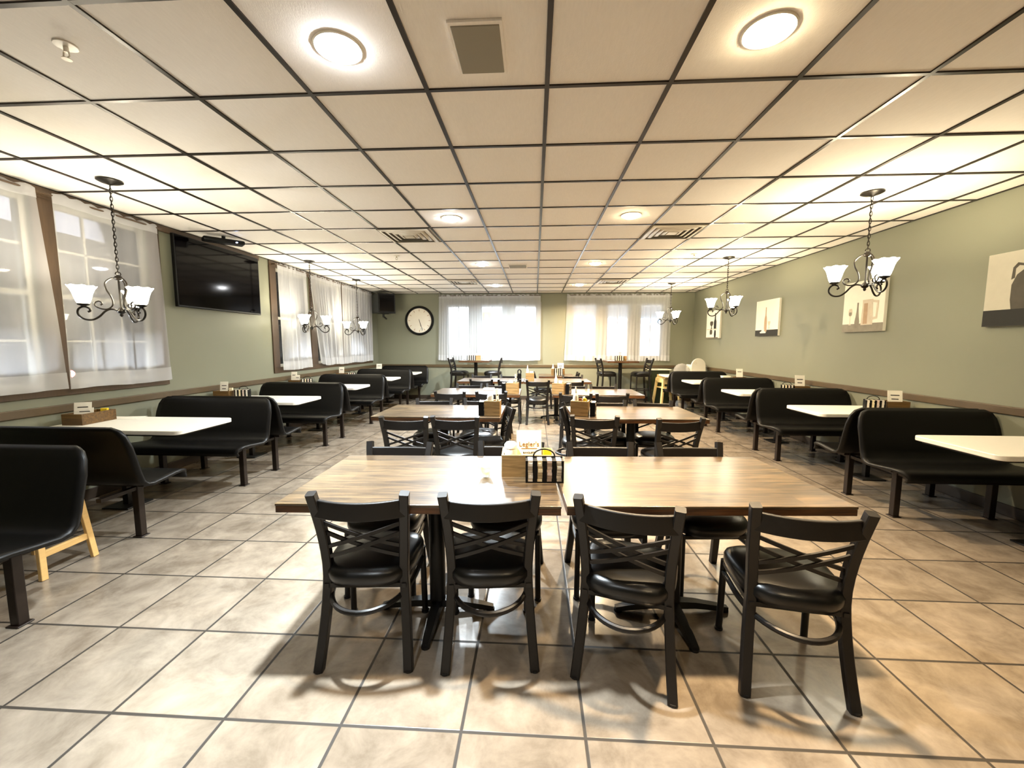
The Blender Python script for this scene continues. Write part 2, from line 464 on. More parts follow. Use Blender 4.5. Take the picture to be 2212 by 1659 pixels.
# wood casings round the left-hand windows, grey casings at the back
def casing(name, axis, pos, inn, openings, w, m, top=True):
    mb = MB(); d = inn*.02
    def B(p, q, z0, z1):
        if axis == 'x': mb.bx(min(pos, pos+d), max(pos, pos+d), p, q, z0, z1)
        else: mb.bx(p, q, min(pos, pos+d), max(pos, pos+d), z0, z1)
    z0, z1 = openings[0][2], openings[0][3]
    A, Bq = openings[0][0]-w, openings[-1][1]+w
    B(A, Bq, z0-w*.6, z0); B(A, Bq, z1, min(z1+w*.6, CEIL-.005))
    edges = [A]+[v for o in openings for v in (o[0], o[1])]+[Bq]
    for k in range(0, len(edges), 2): B(edges[k], edges[k+1], z0, z1)
    return struct(name, mb, m, bevel=.003)
casing('trim_4', 'x', XL, 1, LW[:2], .13, M['trimwood'])
casing('trim_5', 'x', XL, 1, LW[2:], .15, M['trimwood'])
casing('trim_6', 'y', YB, -1, BW[:3], .1, M['mullion'])
casing('trim_7', 'y', YB, -1, BW[3:], .1, M['mullion'])
mb = MB(); mb.bx(XL, XL+.03, YF, 5.95, CEIL-.07, CEIL-.004); struct('trim_8', mb, M['trimwood'], bevel=.004)

# ------------------------------------------------------------------ curtains
def curtain(axis, pos, a0, a1, z0, z1, label, seed, amp=.022, per=.085, flare0=0., flare1=0., lift=None, group=None, mat='sheer'):
    rnd = random.Random(seed)
    W = a1-a0; nu = max(24, int(W/per*8)); nv = 14
    ph = [rnd.uniform(0, 6.28) for _ in range(4)]; ks = [rnd.uniform(.7, 1.3) for _ in range(4)]
    def depth(u, v):
        s = u*W/per*2*PI
        g = math.sin(s*.55*ks[0]+ph[0])*.5+math.sin(s*ks[1]+ph[1]+.8*math.sin(v*2+ph[3]))*.45+math.sin(s*.23*ks[2]+ph[2])*.5
        return amp*g*(.55+.45*v)
    def P(u, v, z, d=0.):
        a = a0+u*W + (flare0*(1-u)+flare1*u)*v + .006*math.sin(u*19+v*5+ph[1])*v
        o = depth(u, v)+d
        if axis == 'x': return (pos+o, a, z)
        return (a, pos-o, z)
    def zb(u):
        z = z0+.008*math.sin(u*W*7+ph[2])
        if lift: z += lift(u)
        return z
    def fn(u, v):   # v 0 top .. 1 bottom
        return P(u, v, z1+(zb(u)-z1)*v)
    m_ = MB().grid(fn, nu, nv)
    o = m_.build('curtain', M[mat], None, ang=180)
    tag(o, label, 'curtain', group)
    hm = MB().grid(lambda u, v: P(u, 1-.085*(1-v), zb(u)+(z1-zb(u))*.085*(1-v), .004), nu, 2)
    hm.build('hem', M['sheerhem'], o, ang=180)
    hd = MB().grid(lambda u, v: P(u, .045*v, z1+.02*(1-v)*abs(math.sin(u*W*26+ph[0]))+(zb(u)-z1)*.045*v, .004), nu, 2)
    hd.build('header', M['sheerhem'], o, ang=180)
    return o
def rod(axis, pos, a0, a1, z, label):
    mb = MB()
    if axis == 'x': mb.tube([(pos, a0, z), (pos, a1, z)], .008)
    else: mb.tube([(a0, pos, z), (a1, pos, z)], .008)
    w = XL if axis == 'x' else YB
    for a in (a0+.03, a1-.03):
        if axis == 'x': mb.bx(w, pos+.004, a-.008, a+.008, z-.01, z+.01)
        else: mb.bx(a-.008, a+.008, pos-.004, w, z-.01, z+.01)
    tag(mb.build('curtain_rod', M['trimwood'], None), label, 'curtain rod')
CXL = XL+.085; CYB = YB-.085
rod('x', CXL, 2.0, 4.30, 2.655, 'thin rod carrying the sheers of the left window nearest the camera')
curtain('x', CXL, 2.0, 3.17, 1.045, 2.665, 'white sheer panel cut off by the left edge of the photo', 1, .034, .21, 0, .08, mat='sheerthin')
curtain('x', CXL, 3.30, 4.25, 1.035, 2.665, 'wide white sheer panel behind the nearest left chandelier', 2, .030, .24, .0, .05, mat='sheerthin')
rod('x', CXL, 6.22, 10.1, 2.665, 'long thin rod above the far left window')
curtain('x', CXL, 6.26, 7.10, 1.01, 2.675, 'pleated sheer panel at the near end of the far left window, beside the brown frame', 3, .026, .075, .02, .08)
curtain('x', CXL, 7.16, 8.40, 1.02, 2.675, 'middle pleated sheer of the far left window, its bottom corner pulled open', 4, .026, .08, .3, .0, lambda u: .09*math.exp(-u*9))
curtain('x', CXL, 8.46, 10.0, 1.02, 2.675, 'last pleated sheer of the left wall, behind the small chandelier', 5, .026, .085)
rod('y', CYB, -2.46, .15, 2.655, 'thin rod above the back window beside the clock')
curtain('y', CYB, -2.45, -1.25, 1.02, 2.665, 'sheer panel at the back next to the wall clock', 6, .018, .07, -.05, 0)
curtain('y', CYB, -1.25, .14, 1.015, 2.665, 'sheer panel at the back to the left of the green wall strip', 7, .018, .10)
rod('y', CYB, .79, 3.38, 2.655, 'thin rod above the right back window')
curtain('y', CYB, .80, 2.10, 1.015, 2.665, 'sheer panel at the back to the right of the green wall strip', 8, .018, .09, -.05, 0)
curtain('y', CYB, 2.10, 3.37, 1.015, 2.665, 'sheer panel at the back behind the farthest right chandelier', 9, .018, .08)

# ------------------------------------------------------------------ outside
mb = MB(); mb.bx(-30, 30, YB+.4, 40, -.35, -.3); mb.bx(-40, XL-.4, -15, 40, -.36, -.31)
struct('parking_lot', mb, M['asphalt'], smooth=False)['kind'] = 'structure'
st = thing('storefront', 'brightly lit white shop front across the lot, seen through the back windows', 'building', (0, 15.5, -.3))
mb = MB(); mb.bx(-7, 8, 0, .6, 0, 4.2); mb.build('facade_wall', M['facade'], st, smooth=False)
mb = MB(); mb.bx(-5.2, .75, -.06, 0, .2, 3.1); mb.build('lit_window', M['storedim'], st, smooth=False)
mb = MB(); mb.bx(1.0, 6.2, -.06, 0, .2, 2.50); mb.build('lit_window', M['store'], st, smooth=False)
mb = MB(); mb.bx(.9, 6.3, -.12, 0, 2.52, 2.68); mb.build('blue_band', M['storeblue'], st, smooth=False)
mb = MB(); mb.bx(-2.02, -1.6, -.14, -.06, 2.62, 2.92); mb.build('yellow_sign', M['storeyellow'], st, smooth=False)
mb = MB(); mb.bx(-2.02, -1.6, -.14, -.06, 2.925, 2.97); mb.build('green_strip', M['storegreen'], st, smooth=False)
nb = thing('neighbour_building', 'dark building beside the lot, seen through the left sheers', 'building', (-14.0, 0, -.3))
mb = MB(); mb.bx(-.5, 0, -4, 42, 0, 5); mb.build('facade_wall', M['asphalt'], nb, smooth=False)
def make_added_lamp():  # added lamps hidden below the sills, so the lower sheers glow
    t = thing('added_sill_lamp', '', 'lamp')
    mb = MB(); mb.tube([(0, 0, 0), (0, 0, .9)], .045); mb.build('post', M['grey'], t)
    mb = MB(); mb.ell((0, 0, .98), (.06, .06, .08)); mb.build('lamp_head', M['addedlamp'], t)
    return t
for lab, y in (('unseen lamp added outside the near left window, nearer the camera', 2.85), ('unseen lamp added outside the near left window, by its far end', 3.92),
               ('unseen lamp added outside the far left window, nearer the camera', 7.15), ('unseen lamp added outside the far left window, farther one', 8.9)):
    place('pl', make_added_lamp, lab, 'lamp', (-4.95, y, -.3), 0, 'unseen lamps added outside')
tl = thing('signal_lamp', 'small red lamp far outside the left window', 'lamp', (-9.0, 7.4, -.3))
mb = MB(); mb.tube([(0, 0, 0), (0, 0, 1.1)], .03); mb.build('pole', M['grey'], tl)
mb = MB(); mb.ell((0, 0, 1.15), (.07, .07, .07)); mb.build('lamp_head', M['redlamp'], tl)

# ------------------------------------------------------------------ chairs
def bow(z, H=.83, zs=.44, d=.075):
    if z < zs: t = z/zs; return d*math.sin(t*PI/2)
    t = (z-zs)/(H-zs); return d*math.cos(t*PI/2)
def postx(z, H, zs, seatx=.168, endx=.196):
    t = abs(z-zs)/(zs if z < zs else H-zs); return seatx+(endx-seatx)*t**1.3
def make_chair(H=.805, SZ=.445, stool=False, name='dining_chair'):
    t = thing(name, '', 'chair')
    zs = SZ-.02
    for s in (-1, 1):
        mb = MB(); n = 14
        pts = [(s*postx(z, H, zs), bow(z, H, zs), z) for z in [H*k/n for k in range(n+1)]]
        mb.sweep(pts, [(-.016, -.018), (.016, -.018), (.020, -.014), (.020, .014), (.016, .018), (-.016, .018), (-.020, .014), (-.020, -.014)], up=(1, 0, 0))
        mb.build('back_post', M['chairmetal'], t)
        mb = MB(); mb.tube([(s*.19, .40, 0), (s*.185, .385, SZ-.07)], .0155, 10); mb.build('front_leg', M['chairmetal'], t)
    # curved top rail
    mb = MB(); hx = postx(H-.06, H, zs)
    pts = []
    for k in range(13):
        u = -1+2*k/12
        pts.append((u*hx, bow(H-.072, H, zs)-.036*(1-u*u), H-.072-.006*(1-u*u)))
    mb.sweep(pts, [(-.040, -.009), (.040, -.009), (.040, .009), (-.040, .009)], up=(0, 0, 1))
    mb.build('top_rail', M['chairmetal'], t, bevel=.004)
    # double cross slats
    za, zb = H-.140, SZ+.050; dz = .048
    for s in (-1, 1):
        for o_ in (0, -dz):
            mb = MB(); pts = []
            for k in range(11):
                u = k/10; z = (za+o_)+(zb-za+dz*.9)*u
                x = s*(-1+2*u)*postx(z, H, zs)
                pts.append((x, bow(z, H, zs)-.026*(1-(2*u-1)**2)+(.004 if s > 0 else -.004), z))
            mb.bar(pts, .016, .010); mb.build('cross_slat', M['chairmetal'], t)
    # padded seat: rounded trapezoid, domed
    mb = MB(); ring = []
    def outline(sc):
        pl = []
        for k in range(40):
            a = 2*PI*k/40; c, s_ = math.cos(a), math.sin(a)
            e = 2/3.2
            x = abs(c)**e*(1 if c > 0 else -1); y = abs(s_)**e*(1 if s_ > 0 else -1)
            w = .205+.018*y
            pl.append((x*w*sc, .215+y*.215*sc))
        return pl
    prof = [(0.0, -.062), (.88, -.062), (.95, -.056), (1.0, -.030), (1.0, -.006), (.96, .012), (.86, .024), (.62, .033), (.3, .037), (0.0, .038)]
    vs = []; fs = []; K = 40
    for sc, dzz in prof[1:-1]:
        vs += [(x, y, SZ-.01+dzz-.012*max(0, (y-.36)/.07)) for x, y in outline(sc)]
    for r_ in range(len(prof)-3):
        for k in range(K):
            fs.append((r_*K+k, r_*K+(k+1) % K, (r_+1)*K+(k+1) % K, (r_+1)*K+k))
    vs.append((0, .215, SZ-.072)); vs.append((0, .215, SZ+.028))
    b0, b1 = len(vs)-2, len(vs)-1
    for k in range(K):
        fs.append((b0, (k+1) % K, k)); fs.append((b1, (len(prof)-3)*K+k, (len(prof)-3)*K+(k+1) % K))
    mb.add(vs, fs); mb.build('seat', M['vinyl'], t, ang=180)
    # seat frame
    mb = MB(); zf = SZ-.082
    mb.bar([(-.17, .05, zf), (-.185, .39, zf)], .02, .02); mb.bar([(.17, .05, zf), (.185, .39, zf)], .02, .02)
    mb.bar([(-.185, .385, zf), (.185, .385, zf)], .02, .02); mb.bar([(-.17, .065, zf), (.17, .065, zf)], .02, .02)
    mb.build('seat_frame', M['chairmetal'], t)
    # hoop stretcher
    zh = .315 if not stool else .36
    pts = []
    for k in range(25):
        a = -PI*.5+2*PI*.5*k/24
        u = -1+2*k/24
        x = .186*math.sin(u*PI/2)/1.0
        y = .385-(.385+.055)*math.cos(u*PI/2)**.55
        pts.append((x, y, zh-.008*(1-abs(u))))
    mb = MB(); mb.tube(pts, .012, 8); mb.build('hoop_stretcher', M['chairmetal'], t)
    if stool:
        mb = MB(); mb.tube([(-.187, .392, .28), (.187, .392, .28)], .0095, 8); mb.build('foot_rest', M['chairmetal'], t)
    for s in (-1, 1):
        for (x, y) in ((s*.196, 0.0), (s*.19, .40)):
            mb = MB(); mb.lathe([(0, 0), (.019, 0), (.02, .012), (.0, .012)], 12, (x, y, 0)); mb.build('foot_glide', M['black'], t)
    return t
def make_stool(): return make_chair(1.10, .765, True, 'bar_stool')

chairs = [
 # label, x, y, rot, group
 ('black cross-back chair seen from behind, leftmost of the four at the nearest tables', -.74, 1.622, 4, 'N'),
 ('black cross-back chair seen from behind, second from left at the nearest tables', -.186, 1.648, 5.5, 'N'),
 ('black cross-back chair seen from behind, third from left at the nearest tables, slightly turned', .37, 1.585, -17, 'N'),
 ('black cross-back chair at the nearest right corner, turned out so its whole seat shows', 1.06, 1.56, -9, 'N'),
 ('black chair facing the camera across the nearest left table, leftmost on its far side', -.861, 2.53, 180, 'NF'),
 ('black chair facing the camera across the nearest left table, beside the menu card box', -.15, 2.575, 178, 'NF'),
 ('black chair facing the camera across the nearest right table, just right of the menu card', .42, 2.60, 182, 'NF'),
 ('black chair facing the camera across the nearest right table, rightmost on its far side', .985, 2.62, 184, 'NF'),
 ('black cross-back chair seen from behind, leftmost at the second row of tables', -1.13, 3.42, 1, 'S'),
 ('black cross-back chair seen from behind at the second row, second from the left', -.69, 3.46, 0, 'S'),
 ('black cross-back chair seen from behind at the second row, left one at the right-hand table', .53, 3.57, -3, 'S'),
 ('black cross-back chair seen from behind at the second row, rightmost one', 1.247, 3.49, 9, 'S'),
 ('black chair facing the camera behind the left second-row table, at its left end', -1.16, 4.64, 188, 'SF'),
 ('black chair facing the camera behind the left second-row table, beside its condiment box', -.61, 4.68, 180, 'SF'),
 ('black chair facing the camera behind the right second-row table, beside its condiment box', .82, 4.62, 180, 'SF'),
 ('black chair facing the camera behind the right second-row table, at its right end', 1.33, 4.63, 170, 'SF'),
 ('black chair seen edge-on at the aisle end of the left second-row table', -.235, 4.13, 102, 'SE'),
 ('black chair seen edge-on at the aisle end of the right second-row table', .285, 4.2, -96, 'SE'),
 ('black chair back at the third row, leftmost of its near side', -1.13, 5.35, 0, 'T'),
 ('black chair back at the third row, second from left, by the napkins', -.575, 5.36, 0, 'T'),
 ('black chair back at the third row, right of the white bottle on the second row', .53, 5.26, -4, 'T'),
 ('black chair back at the third row, rightmost of its near side', .995, 5.24, 1, 'T'),
 ('black chair facing the camera behind the left third-row table, at its left end', -1.04, 6.46, 180, 'TF'),
 ('black chair facing the camera behind the left third-row table, beside its condiment box', -.56, 6.46, 181, 'TF'),
 ('black chair facing the camera behind the right third-row table, near its condiment box', .62, 6.46, 179, 'TF'),
 ('black chair facing the camera behind the right third-row table, below the right high-top', 1.08, 6.46, 180, 'TF'),
 ('dark chair back on the near side of the fourth row, leftmost', -.96, 7.27, 0, 'F'),
 ('dark chair back on the near side of the fourth row, second from left', -.45, 7.26, 0, 'F'),
 ('black cross-back chair standing in the middle aisle, seen whole from behind', .058, 7.17, 2, 'F'),
 ('dark chair back on the near side of the fourth row, rightmost', .645, 7.14, -2, 'F'),
 ('chair facing the camera on the far side of the fourth row, leftmost', -1.10, 8.46, 180, 'FF'),
 ('chair facing the camera on the far side of the fourth row, behind its condiment box', -.50, 8.46, 180, 'FF'),
 ('chair facing the camera on the far side of the fourth row, at its right end', .78, 8.44, 180, 'FF'),
 ('chair at the left end of the square table at the back, turned to the right', -.02, 9.2, -90, 'B'),
 ('chair at the right end of the square table at the back, turned to the left', .98, 9.2, 90, 'B'),
]
GN = {'N': 'chairs along the near side of the nearest tables', 'NF': 'chairs across the nearest tables', 'S': 'chairs on the near side of the second row',
      'SF': 'chairs on the far side of the second row', 'SE': 'chairs at the aisle ends of the second row', 'T': 'chairs on the near side of the third row',
      'TF': 'chairs on the far side of the third row', 'F': 'chairs on the near side of the fourth row', 'FF': 'chairs on the far side of the fourth row', 'B': 'chairs at the square back table'}
for lab, x, y, rz, g in chairs:
    place('chair', make_chair, lab, 'chair', (x, y, 0), R(rz), GN[g])

for lab, x, y, rz in (
    ('black bar stool at the left high-top, on the side of the clock', -2.06, 9.9, -96),
    ('black bar stool at the left high-top, on the side of the green wall strip', -.80, 9.88, 93),
    ('black bar stool at the right high-top, turned to the right', 1.50, 9.82, -80),
    ('black bar stool at the right high-top, next to the yellow high chair', 2.74, 9.86, 97)):
    place('stool', make_stool, lab, 'bar stool', (x, y, 0), R(rz), 'bar stools at the high-tops')

# ------------------------------------------------------------------ centre tables
def make_table(W=1.245, D=.78, H=.74, name='dining_table', bar=False, cols=1):
    t = thing(name, '', 'table')
    mb = MB(); mb.bx(-W/2, W/2, -D/2, D/2, H-.012, H); mb.build('tabletop', M['wood'], t, bevel=.003)
    mb = MB()
    mb.bx(-W/2+.002, W/2-.002, -D/2+.002, D/2-.002, H-.042, H-.0125); mb.build('table_edge', M['woodedge'], t, bevel=.002)
    mb = MB(); mb.lathe([(.0, 0), (.042, 0), (.042, H-.09), (0, H-.09)], 20, (0, 0, .045)); mb.build('column', M['black'], t)
    mb = MB(); mb.box((0, 0, H-.05), (.34, .34, .012)); mb.build('top_plate', M['black'], t, bevel=.003)
    for k in range(4):
        a = k*PI/2; r = .30
        mb = MB()
        mb.M = Matrix.Rotation(a, 4, 'Z')
        mb.sweep([(.0, 0, .05), (.12, 0, .045), (.24, 0, .028), (r, 0, .018)], lambda i: [(-.018+.003*i, -.034+.005*i), (.018-.003*i, -.026+.004*i), (.018-.003*i, .026-.004*i), (-.018+.003*i, .034-.005*i)], up=(0, 0, 1))
        mb.lathe([(0, 0), (.022, 0), (.022, .012), (0, .012)], 12, (r-.015, 0, 0))
        mb.build('base_foot', M['black'], t)
    return t
for lab, x, y, rz, g in (
    ('nearest brown plank table, left of the seam, with the small glass on it', -.515, 2.06, 1.7, 1),
    ('nearest brown plank table, right of the seam, top glowing in the light', .742, 2.115, 3.0, 1),
    ('brown table of the second row, left of the aisle', -.945, 4.165, 0, 2),
    ('brown table of the second row, right of the aisle', .985, 4.175, 2.0, 2),
    ('brown table of the third row, left of the aisle, holding the napkins', -.825, 5.95, 0, 3),
    ('brown table of the third row, right of the aisle', .875, 5.97, 0, 3),
    ('brown table of the fourth row, left one of the joined pair', -.825, 7.92, 0, 4),
    ('brown table of the fourth row, right one of the joined pair', .425, 7.90, 0, 4)):
    place('table', make_table, lab, 'table', (x, y, 0), R(rz), 'brown plank tables in the middle')
def make_sq(): return make_table(.78, .76, .74)
place('sqtable', make_sq, 'small brown square table at the back between two end chairs', 'table', (.48, 9.2, 0))
def make_high(): return make_table(.72, .72, 1.045, 'high_top_table')
place('hightop', make_high, 'brown high-top table below the left back window', 'table', (-1.44, 9.92, 0), 0, 'high-top tables')
place('hightop', make_high, 'brown high-top table below the right back window', 'table', (2.05, 9.92, 0), 0, 'high-top tables')

# ------------------------------------------------------------------ booth benches
def shell_profile():
    """(y,z) from the rolled seat front to the ridge; seat side is -y, ridge at y~-.03"""
    pts = [(-.515, .375), (-.52, .405), (-.505, .432), (-.47, .446), (-.40, .447), (-.30, .436), (-.21, .428), (-.165, .436), (-.135, .465), (-.115, .53), (-.095, .62), (-.07, .72), (-.05, .80), (-.036, .845), (-.018, .868)]
    return pts
def make_shell(mb, Lx, flip=False, x0=0.):
    P = shell_profile(); nu = 26; n = len(P)
    def fn(u, j):
        y, z = P[j]
        e = 1.0
        # round the top corners and the seat front corners in plan
        top = max(0., (z-.72)/.148); x = -Lx/2+Lx*u
        rc = .085
        hw = Lx/2
        if top > 0: hw -= rc*(1-math.sqrt(max(0, 1-top**2)))
        if y < -.44 or z < .40:
            q = min(1, (-.44-y)/.08) if y < -.44 else 0
            hw -= .05*(1-math.sqrt(max(0, 1-q*q*.95)))
        hw += .012*max(0, 1-abs(y+.16)/.3)
        x = -hw+2*hw*u
        return (x0+x, (-y if flip else y), z)
    vs = [fn(i/nu, j) for i in range(nu+1) for j in range(n)]
    fs = [(i*n+j, (i+1)*n+j, (i+1)*n+j+1, i*n+j+1) for i in range(nu) for j in range(n-1)]
    mb.add(vs, fs)
def bench(label, x_aisle, x_wall, y, double=True, face=-1, group=None):
    """face: -1 seat towards camera, +1 seat away (single benches)"""
    Lx = abs(x_aisle-x_wall); xc = (x_aisle+x_wall)/2
    key = ('bench', round(Lx, 2), double, face)
    def mk():
        t = thing('booth_bench', '', 'booth bench')
        sides = (-1, 1) if double else (face,)
        for s in sides:
            mb = MB(); make_shell(mb, Lx, s > 0); mb.build('seat_shell', M['shell'], t, solid=.022, ang=60)
        ys = [s*.255 for s in (-1, 1)] if double else [face*.27]
        for yy in ys:
            for s in (-1, 1):
                xx = s*(Lx/2-.19)
                mb = MB(); mb.bx(xx-.024, xx+.024, yy-.024, yy+.024, .008, .412); mb.bx(xx-.036, xx+.036, yy-.036, yy+.036, 0, .008)
                mb.build('leg', M['benchleg'], t, bevel=.004)
            mb = MB(); mb.bx(-Lx/2+.12, Lx/2-.12, yy-.02, yy+.02, .385, .412); mb.build('seat_beam', M['benchleg'], t)
        for s in (-1, 1):
            xx = s*(Lx/2-.19)
            mb = MB()
            if double: mb.bx(xx-.018, xx+.018, -.40, .40, .36, .385)
            else: mb.bx(xx-.018, xx+.018, min(0, face*.42), max(0, face*.42), .36, .385)
            mb.build('cross_beam', M['benchleg'], t)
        return t
    return place(key, mk, label, 'booth bench', (xc, y, 0), 0, group)
GL, GR = 'booth benches along the left wall', 'booth benches along the right wall'
bench('black booth bench at the left edge, facing the camera, pulled into the aisle', -2.43, -3.66, 2.085, False, -1, GL)
bench('black booth bench before the nearest left booth table, seen from behind', -2.74, -3.97, 2.50, False, 1, GL)
for lab, y in (('black double booth bench between the first and second left booth tables', 4.125),
               ('black double booth bench between the second and third left booth tables', 5.745),
               ('black double booth bench between the third and fourth left booth tables', 7.36),
               ('black double booth bench between the fourth and fifth left booth tables, catching a brown shine', 8.975)):
    bench(lab, -2.75, -3.98, y, True, -1, GL)
bench('last booth bench of the left row, against the back wall', -2.75, -3.98, 10.46, False, -1, GL)
for lab, y in (('black double booth bench behind the nearest right booth table', 3.716),
               ('black double booth bench between the second and third right booth tables', 5.362),
               ('black double booth bench between the third and fourth right booth tables', 7.005),
               ('last black double booth bench of the right row, below the white booster seat', 8.645)):
    bench(lab, 2.815, 3.945, y, True, -1, GR)

# booth tables
def rounded(x0, x1, y0, y1, r, n=6):
    pl = []
    for cx, cy, a0 in ((x1-r, y1-r, 0), (x0+r, y1-r, 90), (x0+r, y0+r, 180), (x1-r, y0+r, 270)):
        for k in range(n+1):
            a = R(a0+90*k/n); pl.append((cx+r*math.cos(a), cy+r*math.sin(a)))
    return pl
def make_booth_table(Lx=1.24):
    t = thing('booth_table', '', 'booth table')
    mb = MB(); mb.prism(rounded(-Lx/2, Lx/2, -.305, .305, .055), .705, .74); mb.build('tabletop', M['laminate'], t, bevel=.005)
    mb = MB(); mb.prism(rounded(-Lx/2+.03, Lx/2-.03, -.275, .275, .05), .69, .7048); mb.build('underside', M['black'], t)
    sw = -1 if Lx > 1.1 else 1          # the wall end
    mb = MB(); mb.box((sw*.18, 0, .345), (.05, .05, .67)); mb.build('column', M['black'], t, bevel=.004)
    mb = MB(); mb.box((sw*.18, 0, .006), (.24, .24, .012)); mb.build('base_plate', M['black'], t, bevel=.003)
    mb = MB(); mb.bx(min(sw*.12, sw*(Lx/2-.02)), max(sw*.12, sw*(Lx/2-.02)), -.03, .03, .655, .69); mb.build('support_beam', M['black'], t)
    return t
for lab, y in (('white booth table on the left nearest the camera, with a paper sheet', 3.33), ('white booth table on the left, second from the camera', 4.94),
               ('white booth table on the left, third from the camera', 6.555), ('white booth table on the left, fourth from the camera', 8.17),
               ('white booth table on the left, farthest one in the corner', 9.79)):
    place('bt', make_booth_table, lab, 'booth table', (-2.82-.62, y, 0), 0, 'white booth tables along the left wall')
def make_booth_table_r(): return make_booth_table(1.06)
for lab, y in (('white booth table on the right nearest the camera, cut by the edge', 2.945), ('white booth table on the right, second from the camera', 4.50),
               ('white booth table on the right, third from the camera', 6.15), ('white booth table on the right, fourth from the camera', 7.86),
               ('white booth table on the right, last one in the corner under the white booster seat', 9.42)):
    place('btr', make_booth_table_r, lab, 'booth table', (2.87+.53+(.025 if y < 3 else 0)+(.02 if y > 9 else 0), y, 0), 0, 'white booth tables along the right wall')

# ------------------------------------------------------------------ table-top sets
TZ = .7405
def condiment_box(x, y, z, rz, w, d, h, lab, dark=False):
    m = M['boxdark'] if dark else M['boxwood']
    t = thing('condiment_box', lab, 'condiment box', (x, y, z), R(rz), 'wooden condiment boxes'); th = .012
    for nm, a in (('front_panel', (-w/2, w/2, -d/2, -d/2+th, 0, h)), ('back_panel', (-w/2, w/2, d/2-th, d/2, 0, h)),
                  ('side_panel', (-w/2, -w/2+th, -d/2+th, d/2-th, 0, h)), ('side_panel', (w/2-th, w/2, -d/2+th, d/2-th, 0, h)),
                  ('bottom_panel', (-w/2+th, w/2-th, -d/2+th, d/2-th, 0, .012))):
        mb = MB(); mb.bx(*a); mb.build(nm, m, t, bevel=.0015)
    return t
def packet_rack(x, y, z, rz, lab, where, w=.18, d=.065, h=.115, handle=True, mats=('packet', 'cream', 'pink', 'packet')):
    t = thing('packet_rack', lab, 'packet rack', (x, y, z), R(rz), 'black wire packet racks')
    mb = MB(); mb.bx(-w/2, w/2, -d/2, d/2, 0, .006); mb.build('base', M['wire'], t)
    n = 4; cw = w/n
    mb = MB(); mb.bx(-w/2, w/2, d/2-.006, d/2, 0.006, h); mb.build('back_plate', M['wire'], t)
    for k in range(n+1):
        xx = -w/2+k*cw; hw = cw*.22; q0, q1 = max(xx-hw, -w/2), min(xx+hw, w/2)
        mb = MB(); mb.bx(q0, q1, -d/2, d/2-.006, .006, h*.95); mb.build('divider', M['wire'], t)
    if handle:
        mb = MB(); mb.tube([(.055*math.cos(a), d/2-.003, h-.004+.04*math.sin(a)) for a in [PI*k/12 for k in range(13)]], .004, 8); mb.build('handle', M['wire'], t)
    cs_, sn = math.cos(R(rz)), math.sin(R(rz))
    for k in range(n):
        xx = -w/2+(k+.5)*cw; yy = -.004
        mb = MB(); nn = 7
        for q in range(nn):
            z0 = .0065+(h-.01)*q/nn
            mb.box((random.uniform(-.0015, .0015), random.uniform(-.002, .002), z0+(h-.01)/nn/2), (cw*.50, d-.012, (h-.01)/nn*.9))
        o = mb.build('packet_stack', M[mats[k]], None, (x+xx*cs_-yy*sn, y+xx*sn+yy*cs_, z), R(rz), smooth=False)
        tag(o, ['left-hand', 'second', 'third', 'right-hand'][k]+' pale packet stack in the black rack '+where, 'packets', 'packet stacks in the racks')
    return t
def tent_card(x, y, z, rz, w, h, lab, m='paper', lines=2, lean=12, cat='menu card', rest=0):
    t = thing('menu_card', lab, cat, (x, y, z), R(rz))
    mb = MB(); a = R(lean)
    mb.box((0, 0, h/2), (w, .003, h), rx=-a); mb.build('card_face', M[m], t)
    mb = MB()
    for k in range(lines):
        zz = h*(.75-.2*k); mb.box((0, math.sin(a)*(zz-h/2)-.0022, h/2+math.cos(a)*(zz-h/2)), (w*(.6-.12*k), .0008, h*.05), rx=-a)
    mb.build('printed_lines', M['inkblack'], t)
    return t
def jar(x, y, z, r, h, lab, m='white', lidm='paper', name='condiment_jar'):
    t = thing(name, lab, 'jar', (x, y, z))
    mb = MB(); mb.lathe([(0, 0), (r*.9, 0), (r, h*.08), (r, h*.72), (r*.92, h*.8), (0, h*.8)], 18); mb.build('body', M[m], t)
    mb = MB(); mb.lathe([(0, h*.8), (r*.98, h*.8), (r*.98, h*.92), (r*.7, h), (0, h)], 18); mb.build('lid', M[lidm], t)
    return t
def bottle(x, y, z, r, h, lab, m='white', capm='white'):
    t = thing('squeeze_bottle', lab, 'bottle', (x, y, z))
    mb = MB(); mb.lathe([(0, 0), (r, 0), (r, h*.62), (r*.8, h*.72), (r*.5, h*.76), (0, h*.76)], 16); mb.build('body', M[m], t)
    mb = MB(); mb.lathe([(0, h*.76), (r*.55, h*.76), (r*.3, h*.93), (r*.18, h), (0, h)], 14); mb.build('cap', M[capm], t)
    return t
def packet(x, y, z, rz, s, lab, m='yellow', cat='packet', name='sweetener_packet'):
    mb = MB()
    mb.box((0, 0, s[2]/2), s, rx=R(-6)); o = mb.build(name, M[m], None, (x, y, z), R(rz), bevel=.004)
    return tag(o, lab, cat)

